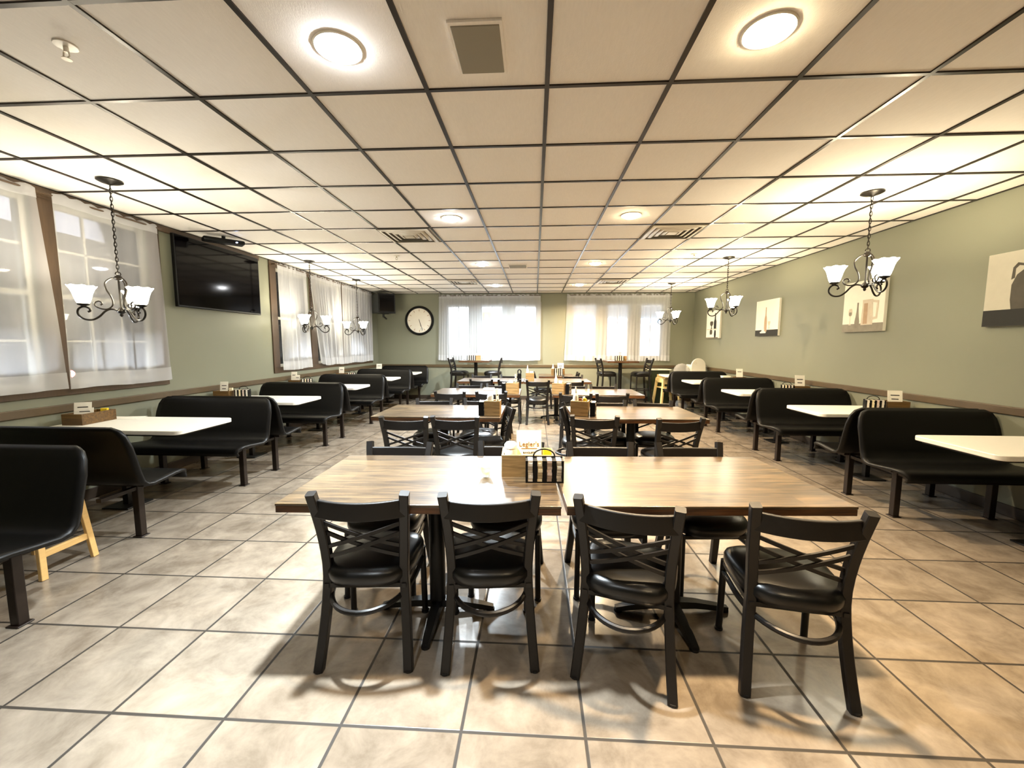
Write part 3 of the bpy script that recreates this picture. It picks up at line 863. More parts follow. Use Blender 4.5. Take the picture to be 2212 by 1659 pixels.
# nearest tables: box straddling the seam
bx = condiment_box(-.035, 2.15, TZ, 2, .275, .16, .115, 'open wooden condiment box on the nearest tables, behind the rack of packets')
packet_rack(.052, 2.018, TZ, 2.2, 'black rack of four packet columns in front of the box on the nearest tables', 'on the nearest tables', w=.19, d=.075, h=.118)
t = thing('menu_card', 'cream menu card lettered in brown standing in the box on the nearest tables', 'menu card', (-.028, 2.175, TZ+.0125), R(4))
mb = MB(); mb.box((0, 0, .105), (.135, .004, .21), rx=R(-10)); mb.build('card_face', M['cream'], t)
def text(body, size, loc, rx, m, parent, name='lettering'):
    cu = bpy.data.curves.new(name, 'FONT'); cu.body = body; cu.size = size; cu.align_x = 'CENTER'; cu.align_y = 'CENTER'; cu.extrude = .0004
    tmp = bpy.data.objects.new('tmp', cu); COL.objects.link(tmp)
    me = bpy.data.meshes.new_from_object(tmp.evaluated_get(bpy.context.evaluated_depsgraph_get()))
    bpy.data.objects.remove(tmp)
    o = bpy.data.objects.new(name, me); COL.objects.link(o); me.materials.clear(); me.materials.append(m); o.parent = parent
    o.location = loc; o.rotation_euler = (rx, 0, 0); return o
def onc(zz): return (0, math.sin(R(10))*(zz-.105)-.0028, .105+math.cos(R(10))*(zz-.105))
text("Legler's", .036, onc(.135), R(80), M['ink'], t)
text("BANQUETS", .013, onc(.09), R(80), M['inkblack'], t)
mb = MB(); c_ = onc(.113); mb.box(c_, (.085, .0008, .0025), rx=R(-10)); mb.build('underline', M['ink'], t)
jar(-.125, 2.14, TZ+.0125, .035, .155, 'white lidded jar at the left of the box on the nearest tables')
packet(-.165+.05, 2.195, TZ+.0125, 8, (.05, .02, .11), 'white folded napkin behind the jar in the nearest box', 'paper', 'napkin', 'paper_napkin')
packet(.068, 2.13, TZ+.0125, 4, (.042, .03, .125), 'bright yellow packets standing in the nearest box', 'yellow')
packet(.025, 2.185, TZ+.0125, 4, (.03, .02, .105), 'brown packets beside the yellow ones in the nearest box', 'brown')
packet(.082, 2.185, TZ+.0125, -3, (.03, .028, .10), 'white packets at the right corner of the nearest box', 'packet')
# small glass
t = thing('votive_glass', 'small clear petal-shaped glass on the nearest left table', 'glass', (-.25, 2.07, TZ))
mb = MB(); pr = [(.001, .0), (.02, 0), (.024, .006), (.03, .02), (.038, .04), (.041, .058), (.037, .058), (.034, .04), (.026, .022), (.018, .012), (.001, .011)]
mb.lathe(pr, 30, wav=lambda i, a: ((.006*math.cos(6*a))*min(1, i/5.) if i < 6 else (.006*math.cos(6*a))*max(0, (10-i)/5.), (.006*math.cos(6*a)*(1 if i in (5, 6) else .3)) if 3 < i < 8 else 0)); mb.build('bowl', M['clearglass'], t)
mb = MB(); mb.lathe([(0, .0125), (.016, .0125), (.016, .026), (0, .028)], 16); mb.build('candle', M['cream'], t)

# second row
condiment_box(-.405, 3.93, TZ, -2, .15, .13, .145, 'wooden condiment box at the aisle end of the left second-row table')
packet_rack(-.515, 3.94, TZ, 90, 'black rack beside the box on the left second-row table', 'on the left second-row table', w=.13, d=.05, h=.14, handle=False)
jar(-.43, 3.92, TZ+.0125, .032, .19, 'domed white jar in the box on the left second-row table')
packet(-.445, 3.965, TZ+.0125, 0, (.04, .03, .155), 'yellow packets in the box on the left second-row table')
tent_card(-.357, 3.905, TZ+.0125, 75, .07, .25, 'tall white card at the right of the box on the left second-row table', lean=4)
condiment_box(.445, 3.97, TZ, -14, .17, .13, .145, 'wooden condiment box at the aisle end of the right second-row table')
packet_rack(.57, 3.955, TZ, 76, 'black rack beside the box on the right second-row table', 'on the right second-row table', w=.13, d=.05, h=.14, handle=False)
bottle(.40, 3.965, TZ+.0125, .026, .27, 'tall white bottle in the box on the right second-row table')
packet(.445, 3.97, TZ+.0125, -14, (.03, .03, .155), 'brown packets in the box on the right second-row table', 'brown')
packet(.485, 3.955, TZ+.0125, -14, (.032, .03, .155), 'yellow packets in the box on the right second-row table')
jar(.485, 4.0, TZ+.0125, .014, .165, 'small jar with a white cap in the box on the right second-row table', 'grey')
# third row
condiment_box(-.31, 5.73, TZ, -4, .17, .14, .15, 'wooden condiment box at the aisle end of the left third-row table')
packet_rack(-.435, 5.73, TZ, 90, 'black rack beside the box on the left third-row table', 'on the left third-row table', w=.13, d=.05, h=.15, handle=False)
jar(-.335, 5.73, TZ+.0125, .035, .17, 'white lidded jar in the box on the left third-row table')
tent_card(-.262, 5.72, TZ+.0125, 70, .06, .26, 'tall white card in the box on the left third-row table', lean=3)
condiment_box(.345, 5.72, TZ, -20, .17, .14, .15, 'wooden condiment box at the aisle end of the right third-row table')
packet_rack(.475, 5.70, TZ, 70, 'black rack beside the box on the right third-row table', 'on the right third-row table', w=.13, d=.05, h=.15, handle=False)
bottle(.30, 5.74, TZ+.0125, .022, .28, 'tall white bottle in the box on the right third-row table')
packet(.36, 5.72, TZ+.0125, -20, (.05, .04, .17), 'white packets in the box on the right third-row table', 'packet')
mb = MB(); mb.bx(-.08, .08, -.06, .06, 0, .03); tag(mb.build('napkin_stack', M['paper'], None, (-.69, 6.12, TZ), 0, bevel=.002), 'white napkin stack on the left third-row table', 'napkins')
# fourth row
condiment_box(-.12+.03, 7.76, TZ, 0, .16, .13, .15, 'wooden condiment box at the middle of the fourth row')
bottle(-.135, 7.76, TZ+.0125, .024, .28, 'slim white bottle in the box of the fourth row')
packet(-.06, 7.76, TZ+.0125, 0, (.07, .05, .165), 'white packets in the box of the fourth row', 'packet')
t = thing('cruet_caddy', 'dark caddy with a ring handle left of the fourth-row box', 'caddy', (-.29, 7.74, TZ))
mb = MB(); mb.box((0, 0, .07), (.075, .08, .14)); mb.build('holder', M['wire'], t, bevel=.006)
mb = MB(); mb.tube([(.03*math.cos(a), 0, .165+.045*math.sin(a)) for a in [2*PI*k/20 for k in range(20)]], .011, 8, True); mb.build('ring_handle', M['wire'], t)
# square back table
packet_rack(.53, 9.06, TZ, 0, 'black rack of pale packets on the square back table', 'on the square back table', w=.18, d=.06, h=.16, handle=True)
condiment_box(.52, 9.20, TZ, 0, .30, .16, .15, 'wooden condiment box behind the rack on the square back table')
tent_card(.58, 9.19, TZ+.0125, 0, .14, .26, 'white menu card in the box on the square back table', lean=6)
bottle(.41, 9.19, TZ+.0125, .025, .24, 'white topped bottle in the box on the square back table')
# high tops
HZ = 1.0455
packet_rack(-1.52, 9.76, HZ, 0, 'black rack of white packets on the left high-top', 'on the left high-top', w=.2, d=.06, h=.12, handle=False)
condiment_box(-1.39, 9.87, HZ, 8, .16, .13, .115, 'wooden condiment box on the left high-top')
packet(-1.41, 9.86, HZ+.0125, 0, (.05, .03, .15), 'white packets in the left high-top box', 'packet')
packet_rack(1.99, 9.76, HZ, 0, 'black rack of white packets on the right high-top', 'on the right high-top', w=.2, d=.06, h=.12, handle=False)
condiment_box(2.07, 9.87, HZ, -6, .22, .13, .11, 'wooden condiment box on the right high-top')
tent_card(2.03, 9.88, HZ+.0125, 0, .1, .22, 'white menu card in the box on the right high-top', lean=6)
# booths left
condiment_box(-3.915, 3.34, TZ, 3, .175, .30, .095, 'brown wooden box on the nearest left booth table', True)
tent_card(-3.93, 3.30, TZ+.0125, 28, .115, .17, 'taller white menu card in the nearest left booth box', lines=2)
tent_card(-3.885, 3.275, TZ+.0125, 28, .115, .125, 'shorter white card with a dark oval picture in the nearest left booth box', lines=1)
packet(-3.875, 3.43, TZ+.0125, 20, (.05, .03, .10), 'yellow packets in the nearest left booth box')
mb = MB(); mb.bx(-.11, .11, -.075, .075, 0, .0015); tag(mb.build('paper_sheet', M['paper'], None, (-3.79, 3.56, TZ), R(12)), 'white paper sheet lying on the nearest left booth table', 'paper')
condiment_box(-3.935, 4.95, TZ, 3, .20, .16, .10, 'brown wooden box on the second left booth table', True)
packet_rack(-3.72, 4.97, TZ, 8, 'black rack of white packets on the second left booth table', 'on the second left booth table', w=.17, d=.06, h=.115)
tent_card(-3.945, 4.945, TZ+.0125, 15, .09, .20, 'white menu card in the second left booth box', lines=2)
packet(-3.865, 4.96, TZ+.0125, 15, (.04, .03, .12), 'cream packets in the second left booth box', 'cream')
condiment_box(-3.945, 6.52, TZ, 3, .18, .16, .10, 'brown wooden box on the third left booth table', True)
packet_rack(-3.76, 6.52, TZ, 25, 'black rack on the third left booth table', 'on the third left booth table', w=.16, d=.06, h=.12)
tent_card(-3.985, 6.53, TZ+.0125, 12, .09, .22, 'taller white menu card in the third left booth box', lines=1)
tent_card(-3.905, 6.49, TZ+.0125, 12, .075, .17, 'shorter white menu card in the third left booth box', lines=1)
condiment_box(-3.95, 8.14, TZ, 3, .18, .16, .10, 'brown wooden box on the fourth left booth table', True)
tent_card(-3.95, 8.13, TZ+.0125, 10, .10, .21, 'white menu card in the fourth left booth box', lines=1)
packet_rack(-3.73, 8.12, TZ, 15, 'dark rack on the fourth left booth table', 'on the fourth left booth table', w=.15, d=.06, h=.11)
condiment_box(-3.80, 9.78, TZ, 3, .20, .16, .08, 'brown wooden box on the farthest left booth table', True)
tent_card(-3.80, 9.77, TZ+.0125, 6, .13, .20, 'white menu card in the farthest left booth box', lines=1)
# booths right
condiment_box(3.775, 4.47, TZ, -6, .20, .16, .10, 'brown wooden box on the second right booth table', True)
packet_rack(3.565, 4.45, TZ, -14, 'black rack of packets on the second right booth table', 'on the second right booth table', w=.17, d=.06, h=.115)
tent_card(3.76, 4.44, TZ+.0125, -22, .12, .20, 'white menu card in the second right booth box', lines=2)
tent_card(3.815, 4.50, TZ+.0125, -22, .10, .16, 'second white card behind the menu in the second right booth box', lines=1)
condiment_box(3.81, 6.06, TZ, -6, .20, .16, .10, 'brown wooden box on the third right booth table', True)
packet_rack(3.62, 6.03, TZ, -20, 'black rack on the third right booth table', 'on the third right booth table', w=.15, d=.06, h=.115)
tent_card(3.79, 6.03, TZ+.0125, -18, .12, .24, 'white menu card in the third right booth box', lines=2)
tent_card(3.835, 6.08, TZ+.0125, -18, .09, .18, 'second white card in the third right booth box', lines=1)
packet(3.785, 5.93, TZ, -10, (.12, .05, .05), 'white napkins in front of the third right booth box', 'paper', 'napkins', 'paper_napkin')
condiment_box(3.80, 7.78, TZ, -6, .18, .16, .09, 'brown wooden box on the fourth right booth table', True)
tent_card(3.795, 7.77, TZ+.0125, -12, .11, .23, 'white menu card in the fourth right booth box', lines=1)
packet(3.79, 7.665, TZ, -6, (.15, .05, .06), 'white napkins in front of the fourth right booth box', 'paper', 'napkins', 'paper_napkin')
t = thing('white_bin', 'small pale plastic bin on the fourth right booth table', 'bin', (3.56, 7.80, TZ))
mb = MB(); mb.prism([(-.06, -.05), (.06, -.05), (.06, .05), (-.06, .05)], 0, .10); 
for i_, v_ in enumerate(mb.v):
    if v_[2] > .05: mb.v[i_] = (v_[0]*1.15, v_[1]*1.15, v_[2])
mb.build('body', M['white'], t, bevel=.006)
mb = MB(); mb.bx(-.074, .074, -.062, .062, .10, .108); mb.build('rim', M['white'], t, bevel=.003)

# ------------------------------------------------------------------ back right corner: booster, bags, high chair, stand
t = thing('booster_seat', 'white round-topped booster seat standing on the last right booth table', 'booster seat', (3.66, 9.36, TZ), R(10))
def tomb(w, h, y0, y1, mb):
    pl = [(-w/2, 0), (w/2, 0)]
    for k in range(15):
        a = PI*k/14; pl.append((w/2*.94*math.cos(a), h*.58+h*.42*math.sin(a)))
    n = len(pl); vs = [(x, y0, z) for x, z in pl]+[(x, y1, z) for x, z in pl]
    mb.add(vs, [tuple(range(n)), tuple(range(n, 2*n))[::-1]]+[(i, (i+1) % n, n+(i+1) % n, n+i) for i in range(n)])
mb = MB(); tomb(.36, .38, -.02, .01, mb); mb.build('back_panel', M['white'], t, bevel=.008)
mb = MB(); mb.box((-.16, .10, .12), (.025, .2, .24)); mb.build('side_wing', M['white'], t, bevel=.008)
mb = MB(); mb.box((.16, .10, .12), (.025, .2, .24)); mb.build('side_wing', M['white'], t, bevel=.008)
mb = MB(); mb.box((0, .10, .05), (.29, .19, .1)); mb.build('seat', M['white'], t, bevel=.008)
mb = MB(); mb.tube([(-.085+.035*math.cos(a), -.0215, .275+.02*math.sin(a)) for a in [2*PI*k/20 for k in range(20)]], .003, 6, True); mb.build('grip_ring', M['artlight'], t)
def bag(x, y, z, r, seed, lab, m='bag'):
    rnd = random.Random(seed); f = [(Vector((rnd.uniform(-1, 1), rnd.uniform(-1, 1), rnd.uniform(-1, 1))).normalized(), rnd.uniform(5, 14), rnd.uniform(0, 6)) for _ in range(9)]
    def fn(v):
        d = v.normalized() if v.length > 0 else v
        k = 1+.10*sum(abs(math.sin(d.dot(a)*w+p)) for a, w, p in f)/3-.12
        q = v*k
        if q.z < -r[2]*.82: q.z = -r[2]*.82
        return q
    mb = MB(); mb.ell((0, 0, r[2]*.82), r, 30, 20, fn)
    o = mb.build('plastic_bag', M[m], None, (x, y, z)); return tag(o, lab, 'plastic bag', None)
bag(3.30, 9.36, TZ, (.16, .10, .14), 3, 'crumpled clear plastic bag left of the white booster seat')
bag(3.885, 9.60, TZ, (.06, .12, .13), 5, 'crumpled clear plastic bag between the white booster seat and the wall')
bag(3.22, 9.08, 0, (.13, .12, .12), 8, 'crumpled plastic bag on the floor under the last right booth')

t = thing('high_chair', 'yellow plastic high chair by the back wall next to the right bar stool', 'high chair', (3.12, 9.78, 0), R(12))
for sx in (-1, 1):
    for sy in (-1, 1):
        mb = MB(); mb.bar([(sx*.235, sy*.20, 0), (sx*.17, sy*.15, .64)], .05, .055, up=(1, 0, 0)); mb.build('leg', M['hc'], t, bevel=.008)
mb = MB(); mb.box((0, -.165, .58), (.33, .035, .14)); mb.build('front_panel', M['hc'], t, bevel=.01)
mb = MB(); mb.box((0, .165, .62), (.33, .03, .2)); mb.build('back_panel', M['hc'], t, bevel=.01)
for sx in (-1, 1):
    mb = MB(); mb.box((sx*.185, 0, .60), (.03, .31, .12)); mb.build('side_panel', M['hc'], t, bevel=.01)
mb = MB(); mb.box((0, 0, .42), (.36, .32, .03)); mb.build('seat', M['hc'], t, bevel=.008)
mb = MB(); mb.box((0, -.20, .40), (.42, .035, .06)); mb.build('cross_bar', M['hc'], t, bevel=.008)
mb = MB()
for k in range(3): mb.box((.0+.045*k, -.184, .575), (.03, .004, .055))
mb.build('dark_slots', M['inkblack'], t)  # dark bars stand in for the panel's cut-out slots
t = thing('serving_stand', 'dark green stand with a white top behind the last right booth', 'stand', (3.02, 10.28, 0))
mb = MB(); mb.bx(-.16, .26, -.16, .16, 0, .80); mb.build('cabinet', M['greenstand'] if 'greenstand' in M else pbr('dark_green_laminate', '#2c3520', .5, var=.1), t, bevel=.004)
mb = MB(); mb.bx(-.24, .30, -.19, .19, .80, .825); mb.build('top', M['laminate'], t, bevel=.006)

# pale wooden high chair tucked between the two nearest left benches
t = thing('wooden_high_chair', 'pale wooden high chair tucked behind the nearest left bench, its leg and foot rail showing', 'high chair', (-3.18, 2.33, 0))
for sx in (-1, 1):
    for sy in (-1, 1):
        mb = MB(); mb.bar([(sx*.215, sy*.145, 0), (sx*.15, sy*.10, .70)], .024, .036, up=(1, 0, 0)); mb.build('leg', M['palewood'], t, bevel=.003)
for sx in (-1, 1):
    mb = MB(); mb.bx(sx*.195-.012, sx*.195+.012, -.135, .135, .13, .17); mb.build('foot_rail', M['palewood'], t, bevel=.003)
mb = MB(); mb.bx(-.165, .165, -.115, .115, .45, .47); mb.build('seat', M['palewood'], t, bevel=.003)
mb = MB(); mb.bx(-.16, .16, .09, .115, .6, .7); mb.build('back_panel', M['palewood'], t, bevel=.003)

# ------------------------------------------------------------------ ceiling things
def make_down(m, col, en):
    def mk():
        t = thing('downlight', '', 'ceiling light')
        mb = MB(); mb.lathe([(.092, -.003), (.098, -.006), (.104, -.003), (.106, .006), (.092, .006), (.092, -.003)], 36); mb.build('trim_ring', M['white'], t)
        mb = MB(); mb.lathe([(0, -.030), (.04, -.028), (.07, -.020), (.086, -.008), (.0915, -.001), (.0915, .004), (0, .004)], 36); mb.build('diffuser', m, t)
        ld = bpy.data.lights.new('lamp', 'AREA'); ld.shape = 'DISK'; ld.size = .10; ld.energy = en; ld.color = col; ld.spread = R(100)
        lo = bpy.data.objects.new('lamp', ld); COL.objects.link(lo); lo.parent = t; lo.location = (0, 0, -.032)
        return t
    return mk
mkc, mkw = make_down(M['down_c'], (.84, .94, 1.0), K_DOWN_C), make_down(M['down_w'], (1.0, .74, .44), K_DOWN_W)
rows = [('in the added row behind the camera', -.55, .4, .4), ('nearest the camera', 1.88, 1., 1.), ('in the second row from the camera', 4.31, 1.6, 2.0), ('in the third row from the camera', 6.75, 1.7, 2.6), ('in the row at the back', 9.12, 1.5, 2.5)]  # first row is unseen, continued at the same spacing and added to brighten the ceiling
for nm, y, kc, kw in rows:
    for key, mk_, lab, x in (('dc', mkc, 'white round downlight '+nm+', left column', -.87), ('dw', mkw, 'warm round downlight '+nm+', right column', .96)):
        o = place(key, mk_, lab, 'ceiling light', (x, y, CEIL+.002), 0, 'downlights')
        for ch in o.children:
            if ch.type == 'LIGHT':
                ch.data = ch.data.copy(); ch.data.energy = K_DOWN_C*kc if key == 'dc' else K_DOWN_W*kw
                ch.data.spread = R(100 if y < 3 else 130 if y < 5 else 160)

def make_vent():
    t = thing('ceiling_vent', '', 'air vent')
    mb = MB(); mb.bx(-.30, .30, -.29, .29, -.004, .003); mb.build('backing', M['ventdark'], t)
    for k, r in enumerate((.285, .225, .165, .105)):
        mb = MB(); w = .038
        def ring(ra, za, rb, zb):
            vs = []
            for s_, z in ((ra, za), (rb, zb)): vs += [(-s_, -s_, z), (s_, -s_, z), (s_, s_, z), (-s_, s_, z)]
            mb.add(vs, [(0, 1, 5, 4), (1, 2, 6, 5), (2, 3, 7, 6), (3, 0, 4, 7)])
        ring(r, -.007, r-w, -.018)
        mb.build('louvre', M['vent'], t, solid=.003)
    mb = MB(); mb.bx(-.055, .055, -.055, .055, -.02, -.014); mb.build('centre_plate', M['vent'], t)
    return t
for lab, x, y in (('square louvred vent in the ceiling, near left one', -1.497, 4.93), ('square louvred vent in the ceiling, near right one', 1.565, 4.93),
                  ('square louvred vent far back on the left, above the clock side', -1.475, 8.55), ('square louvred vent far back on the right', 1.575, 8.6)):
    place('vent', make_vent, lab, 'air vent', (x, y, CEIL-.0045), 0, 'ceiling vents')
def spk(x, y, w, d, lab):
    t = thing('ceiling_speaker', lab, 'ceiling speaker', (x, y, CEIL), 0, 'square ceiling speakers')
    mb = MB(); mb.bx(-w/2, w/2, -d/2, d/2, -.012, .003); mb.build('grille', M['greyplate'], t, bevel=.003)
    mb = MB(); mb.bx(-w/2-.012, w/2+.012, d/2, d/2+.018, -.008, .003); mb.bx(-w/2-.012, w/2+.012, -d/2-.018, -d/2, -.008, .003); mb.bx(-w/2-.012, -w/2, -d/2, d/2, -.008, .003); mb.bx(w/2, w/2+.012, -d/2, d/2, -.008, .003)
    mb.build('frame', M['ceil'], t)
spk(-.252, 1.915, .20, .29, 'grey square speaker grille in the ceiling near the camera')
spk(-.29, 6.92, .28, .26, 'grey square speaker grille in the ceiling toward the back')
def make_spr():
    t = thing('sprinkler', '', 'sprinkler')
    mb = MB(); mb.lathe([(.012, 0), (.042, -.002), (.04, -.006), (.016, -.008), (.012, -.008)], 24); mb.build('escutcheon', M['white'], t)
    mb = MB(); mb.tube([(0, 0, .0), (0, 0, -.03)], .009, 10); mb.tube([(-.012, 0, -.028), (-.014, 0, -.045), (0, 0, -.056)], .003, 6); mb.tube([(.012, 0, -.028), (.014, 0, -.045), (0, 0, -.056)], .003, 6); mb.build('head', M['vent'], t)
    mb = MB(); mb.lathe([(0, -.056), (.018, -.057), (.018, -.059), (0, -.06)], 18); mb.build('deflector', M['vent'], t)
    return t
for lab, x, y in (('sprinkler head in the ceiling at the top left', -2.05, 1.80), ('sprinkler head above the far left window', -2.04, 6.05), ('sprinkler head in front of the right middle chandelier', 2.28, 6.15)):
    place('spr', make_spr, lab, 'sprinkler', (x, y, CEIL+.004), 0, 'sprinkler heads')

# ------------------------------------------------------------------ chandeliers
def make_chandelier(drop, en, col):
    """origin at the ceiling; hub centre at -drop"""
    t = thing('chandelier', '', 'chandelier')
    zc = -drop
    mb = MB(); mb.lathe([(0, .002), (.082, .002), (.084, -.006), (.06, -.018), (.025, -.026), (.012, -.034), (0, -.034)], 28); mb.build('canopy', M['bronze'], t)
    ztop = zc+.275
    mb = MB(); n = int((-.036-(ztop+.03))/.029); st_ = (-.036-(ztop+.03))/n
    for k in range(n):
        z = ztop+.03+(k+.5)*st_; h = st_*.74; w = .0085
        ax = k % 2
        pts = []
        for q in range(12):
            a = 2*PI*q/12; u, v = w*math.cos(a), h*math.sin(a)
            pts.append((u, 0, z+v) if ax else (0, u, z+v))
        mb.tube(pts, .0026, 5, True)
    mb.tube([(.003, .002, -.03), (.005, .004, (ztop-.03)/2), (.003, .002, ztop+.03)], .0016, 5)
    mb.build('chain', M['bronze'], t)
    mb = MB(); mb.tube([(.016*math.cos(a), 0, ztop+.018+.016*math.sin(a)) for a in [2*PI*k/16 for k in range(16)]], .004, 6, True)
    mb.lathe([(0, .012), (.01, .01), (.022, .0), (.03, -.018), (.022, -.03), (.008, -.036), (0, -.036)], 18, (0, 0, ztop))
    mb.lathe([(0, .24), (.007, .24), (.007, .03), (.012, .02), (.022, .008), (.03, -.006), (.022, -.02), (.01, -.028), (.012, -.038), (.006, -.05), (0, -.052)], 18, (0, 0, zc))
    mb.build('centre_stem', M['bronze'], t)
    def cat(P, n=6):
        out = []; P = [Vector((p[0], 0, p[1])) for p in P]
        for i in range(len(P)-1):
            p0, p1, p2, p3 = P[max(i-1, 0)], P[i], P[i+1], P[min(i+2, len(P)-1)]
            for k in range(n):
                s = k/n
                out.append(.5*((2*p1)+(p2-p0)*s+(2*p0-5*p1+4*p2-p3)*s*s+(3*p1-p0-3*p2+p3)*s**3))
        out.append(P[-1]); return out
    arm = cat([(.02, 0), (.06, .008), (.095, -.012), (.13, -.055), (.17, -.082), (.215, -.078), (.245, -.045), (.243, -.005), (.215, .018), (.185, .008), (.178, -.012), (.192, -.022)])
    harp = cat([(.018, .262), (.05, .25), (.08, .215), (.078, .165), (.052, .105), (.045, .05), (.07, .012), (.11, .006), (.145, .025), (.148, .055), (.125, .066), (.108, .05), (.118, .035)])
    for k in range(3):
        rot = Matrix.Rotation(2*PI*k/3+.0, 4, 'Z'); off = Matrix.Translation((0, 0, zc))
        mb = MB(); mb.M = off @ rot; mb.tube([tuple(p) for p in arm], .0072, 8); mb.build('arm', M['bronze'], t)
        mb = MB(); mb.M = off @ rot; mb.tube([tuple(p) for p in harp], .0056, 8); mb.build('scroll', M['bronze'], t)
        mb = MB(); mb.M = off @ rot; mb.lathe([(0, .016), (.012, .018), (.018, .024), (.036, .032), (.038, .042), (0, .042)], 18, (.212, 0, 0)); mb.build('lamp_cup', M['bronze'], t)
        mb = MB(); mb.M = off @ rot
        pr = [(.032, .043), (.040, .058), (.049, .090), (.056, .120), (.066, .148), (.084, .176)]
        mb.lathe(pr, 40, (.212, 0, 0), wav=lambda i, a: (.002*math.cos(8*a)*(i/5.)**2, .0032*math.cos(8*a)*(i/5.)**3))
        mb.build('glass_shade', M['shade'], t, solid=.003, ang=180)
        ld = bpy.data.lights.new('bulb', 'POINT'); ld.energy = en; ld.color = col; ld.shadow_soft_size = .022
        lo = bpy.data.objects.new('bulb', ld); COL.objects.link(lo); lo.parent = t
        p = off @ rot @ Vector((.212, 0, .155)); lo.location = p
    return t
def mk_l(): return make_chandelier(1.02, K_BULB_L, (1.0, .90, .72))
def mk_r(): return make_chandelier(.775, K_BULB_R, (1.0, .83, .55))
for key, mk, lab, x, y, rz in (
    ('chl', mk_l, 'three-light chandelier in front of the near left window', -3.385, 3.2, 231),
    ('chl', mk_l, 'three-light chandelier in front of the pleated far left window, nearer one', -3.535, 6.35, 33),
    ('chl', mk_l, 'three-light chandelier in front of the pleated far left window, farther one', -3.60, 8.19, 206),
    ('chr', mk_r, 'three-light chandelier hanging before the pitcher picture on the right', 2.868, 3.785, 146),
    ('chr', mk_r, 'three-light chandelier in the middle of the right side', 2.878, 6.4, 160),
    ('chr', mk_r, 'farthest three-light chandelier on the right, before the back window', 2.892, 9.0, 166)):
    place(key, mk, lab, 'chandelier', (x, y, CEIL), R(rz), 'three-light chandeliers')

# ------------------------------------------------------------------ wall things
t = thing('television', 'large flat black television on the left wall between the windows', 'television', (XL, 5.145, 2.255))
mb = MB(); mb.bx(.045, .085, -.70, .70, -.405, .405); mb.build('housing', M['tv'], t, bevel=.006)
mb = MB(); mb.bx(.0852, .0868, -.685, .685, -.385, .392); mb.build('screen', M['screen'], t)
mb = MB(); mb.bx(0, .046, -.25, .25, -.2, .2); mb.build('wall_mount', M['black'], t)
t = thing('projector', 'slim black ceiling device with a blue light above the large television', 'device', (-3.74, 4.84, CEIL-.005), R(-43))
mb = MB(); mb.box((0, 0, -.06), (.15, .42, .05)); mb.build('housing', M['tv'], t, bevel=.02, seg=3)
mb = MB(); mb.tube([(0, 0, 0), (0, 0, -.04)], .02); mb.build('mount', M['tv'], t)
mb = MB(); mb.ell((.072, .12, -.066), (.006, .012, .008), 10, 6); mb.build('blue_light', M['led'], t)

t = thing('corner_monitor', 'bulky black television set high in the back left corner', 'television', (-3.72, 9.95, 2.41), R(43))
mb = MB(); mb.box((0, 0, 0), (.44, .40, .46)); mb.build('housing', M['grey'], t, bevel=.015)
mb = MB(); mb.bx(.2, .232, -.21, .21, -.235, .235); mb.build('bezel', M['tv'], t, bevel=.006)
t.rotation_euler = (0, 0, R(-47))
mb = MB(); mb.bx(.2325, .234, -.18, .18, -.19, .2); mb.build('screen', M['screen'], t)
mb = MB(); mb.tube([(0, 0, -.23), (0, 0, -.32)], .025); mb.tube([(0, 0, -.30), (-.24, .17, -.34)], .02); mb.box((0, 0, -.235), (.2, .2, .012)); mb.build('bracket', M['black'], t)

t = thing('wall_clock', 'large round black-rimmed clock on the back wall', 'clock', (-2.985, YB, 2.035))
Rx = Matrix.Rotation(R(90), 4, 'X')
mb = MB(); mb.M = Rx; mb.lathe([(.315, 0), (.375, 0), (.378, .02), (.36, .045), (.33, .05), (.315, .03), (.315, 0)], 56); mb.build('rim', M['tv'], t)
mb = MB(); mb.M = Rx; mb.lathe([(0, .0), (.318, 0), (.318, .018), (0, .018)], 56); mb.build('dial', M['clockface'], t)
for k in range(12):
    a = R(30*k); mb = MB(); mb.box((.265*math.sin(a), -.019, .265*math.cos(a)), (.012, .002, .05), ry=a); mb.build('hour_mark', M['clockmark'], t)
mb = MB(); a = R(162); mb.box((.11*math.sin(a), -.024, .11*math.cos(a)), (.009, .003, .30), ry=a); mb.build('minute_hand', M['inkblack'], t)
mb = MB(); a = R(165); mb.box((.07*math.sin(a), -.021, .07*math.cos(a)), (.013, .003, .17), ry=a); mb.build('hour_hand', M['inkblack'], t)
mb = MB(); mb.M = Rx; mb.lathe([(0, .018), (.05, .018), (.05, .020), (0, .0205)], 24, (0.06, -.22, 0)); mb.build('small_dial', M['white'], t)

def picture(lab, y0, y1, z0, z1, bg, draw):
    W_, H_ = y1-y0, z1-z0
    t = thing('canvas_picture', lab, 'picture', (XR, (y0+y1)/2, z0), R(90), 'still-life canvases on the right wall')
    # local x = -y world .. after 90deg rot local +y -> -x ; canvas front faces local +y (into room)
    mb = MB(); mb.bx(-W_/2, W_/2, 0, .036, 0, H_); mb.build('canvas', M[bg], t, bevel=.003)
    layers = {}
    class D:
        lv = 0
        def poly(s, m, pts):
            s.lv += 1
            mb = layers.setdefault(m, MB()); d = .0365+.00025*s.lv
            # u 0..1 left->right as seen from the room, v 0..1 bottom->top
            P = [((u-.5)*W_, v*H_) for u, v in pts]
            n = len(P)
            vs = [(-x, d, z) for x, z in P]
            mb.add(vs, [tuple(range(n))])
        def rev(s, m, cu, pr):
            s.poly(m, [(cu-r, v) for r, v in pr]+[(cu+r, v) for r, v in reversed(pr)])
        def rect(s, m, a, b, c, d): s.poly(m, [(a, c), (b, c), (b, d), (a, d)])
    draw(D())
    for m, mb in layers.items(): mb.build('painted_shape', M[m], t, smooth=False)
    return t
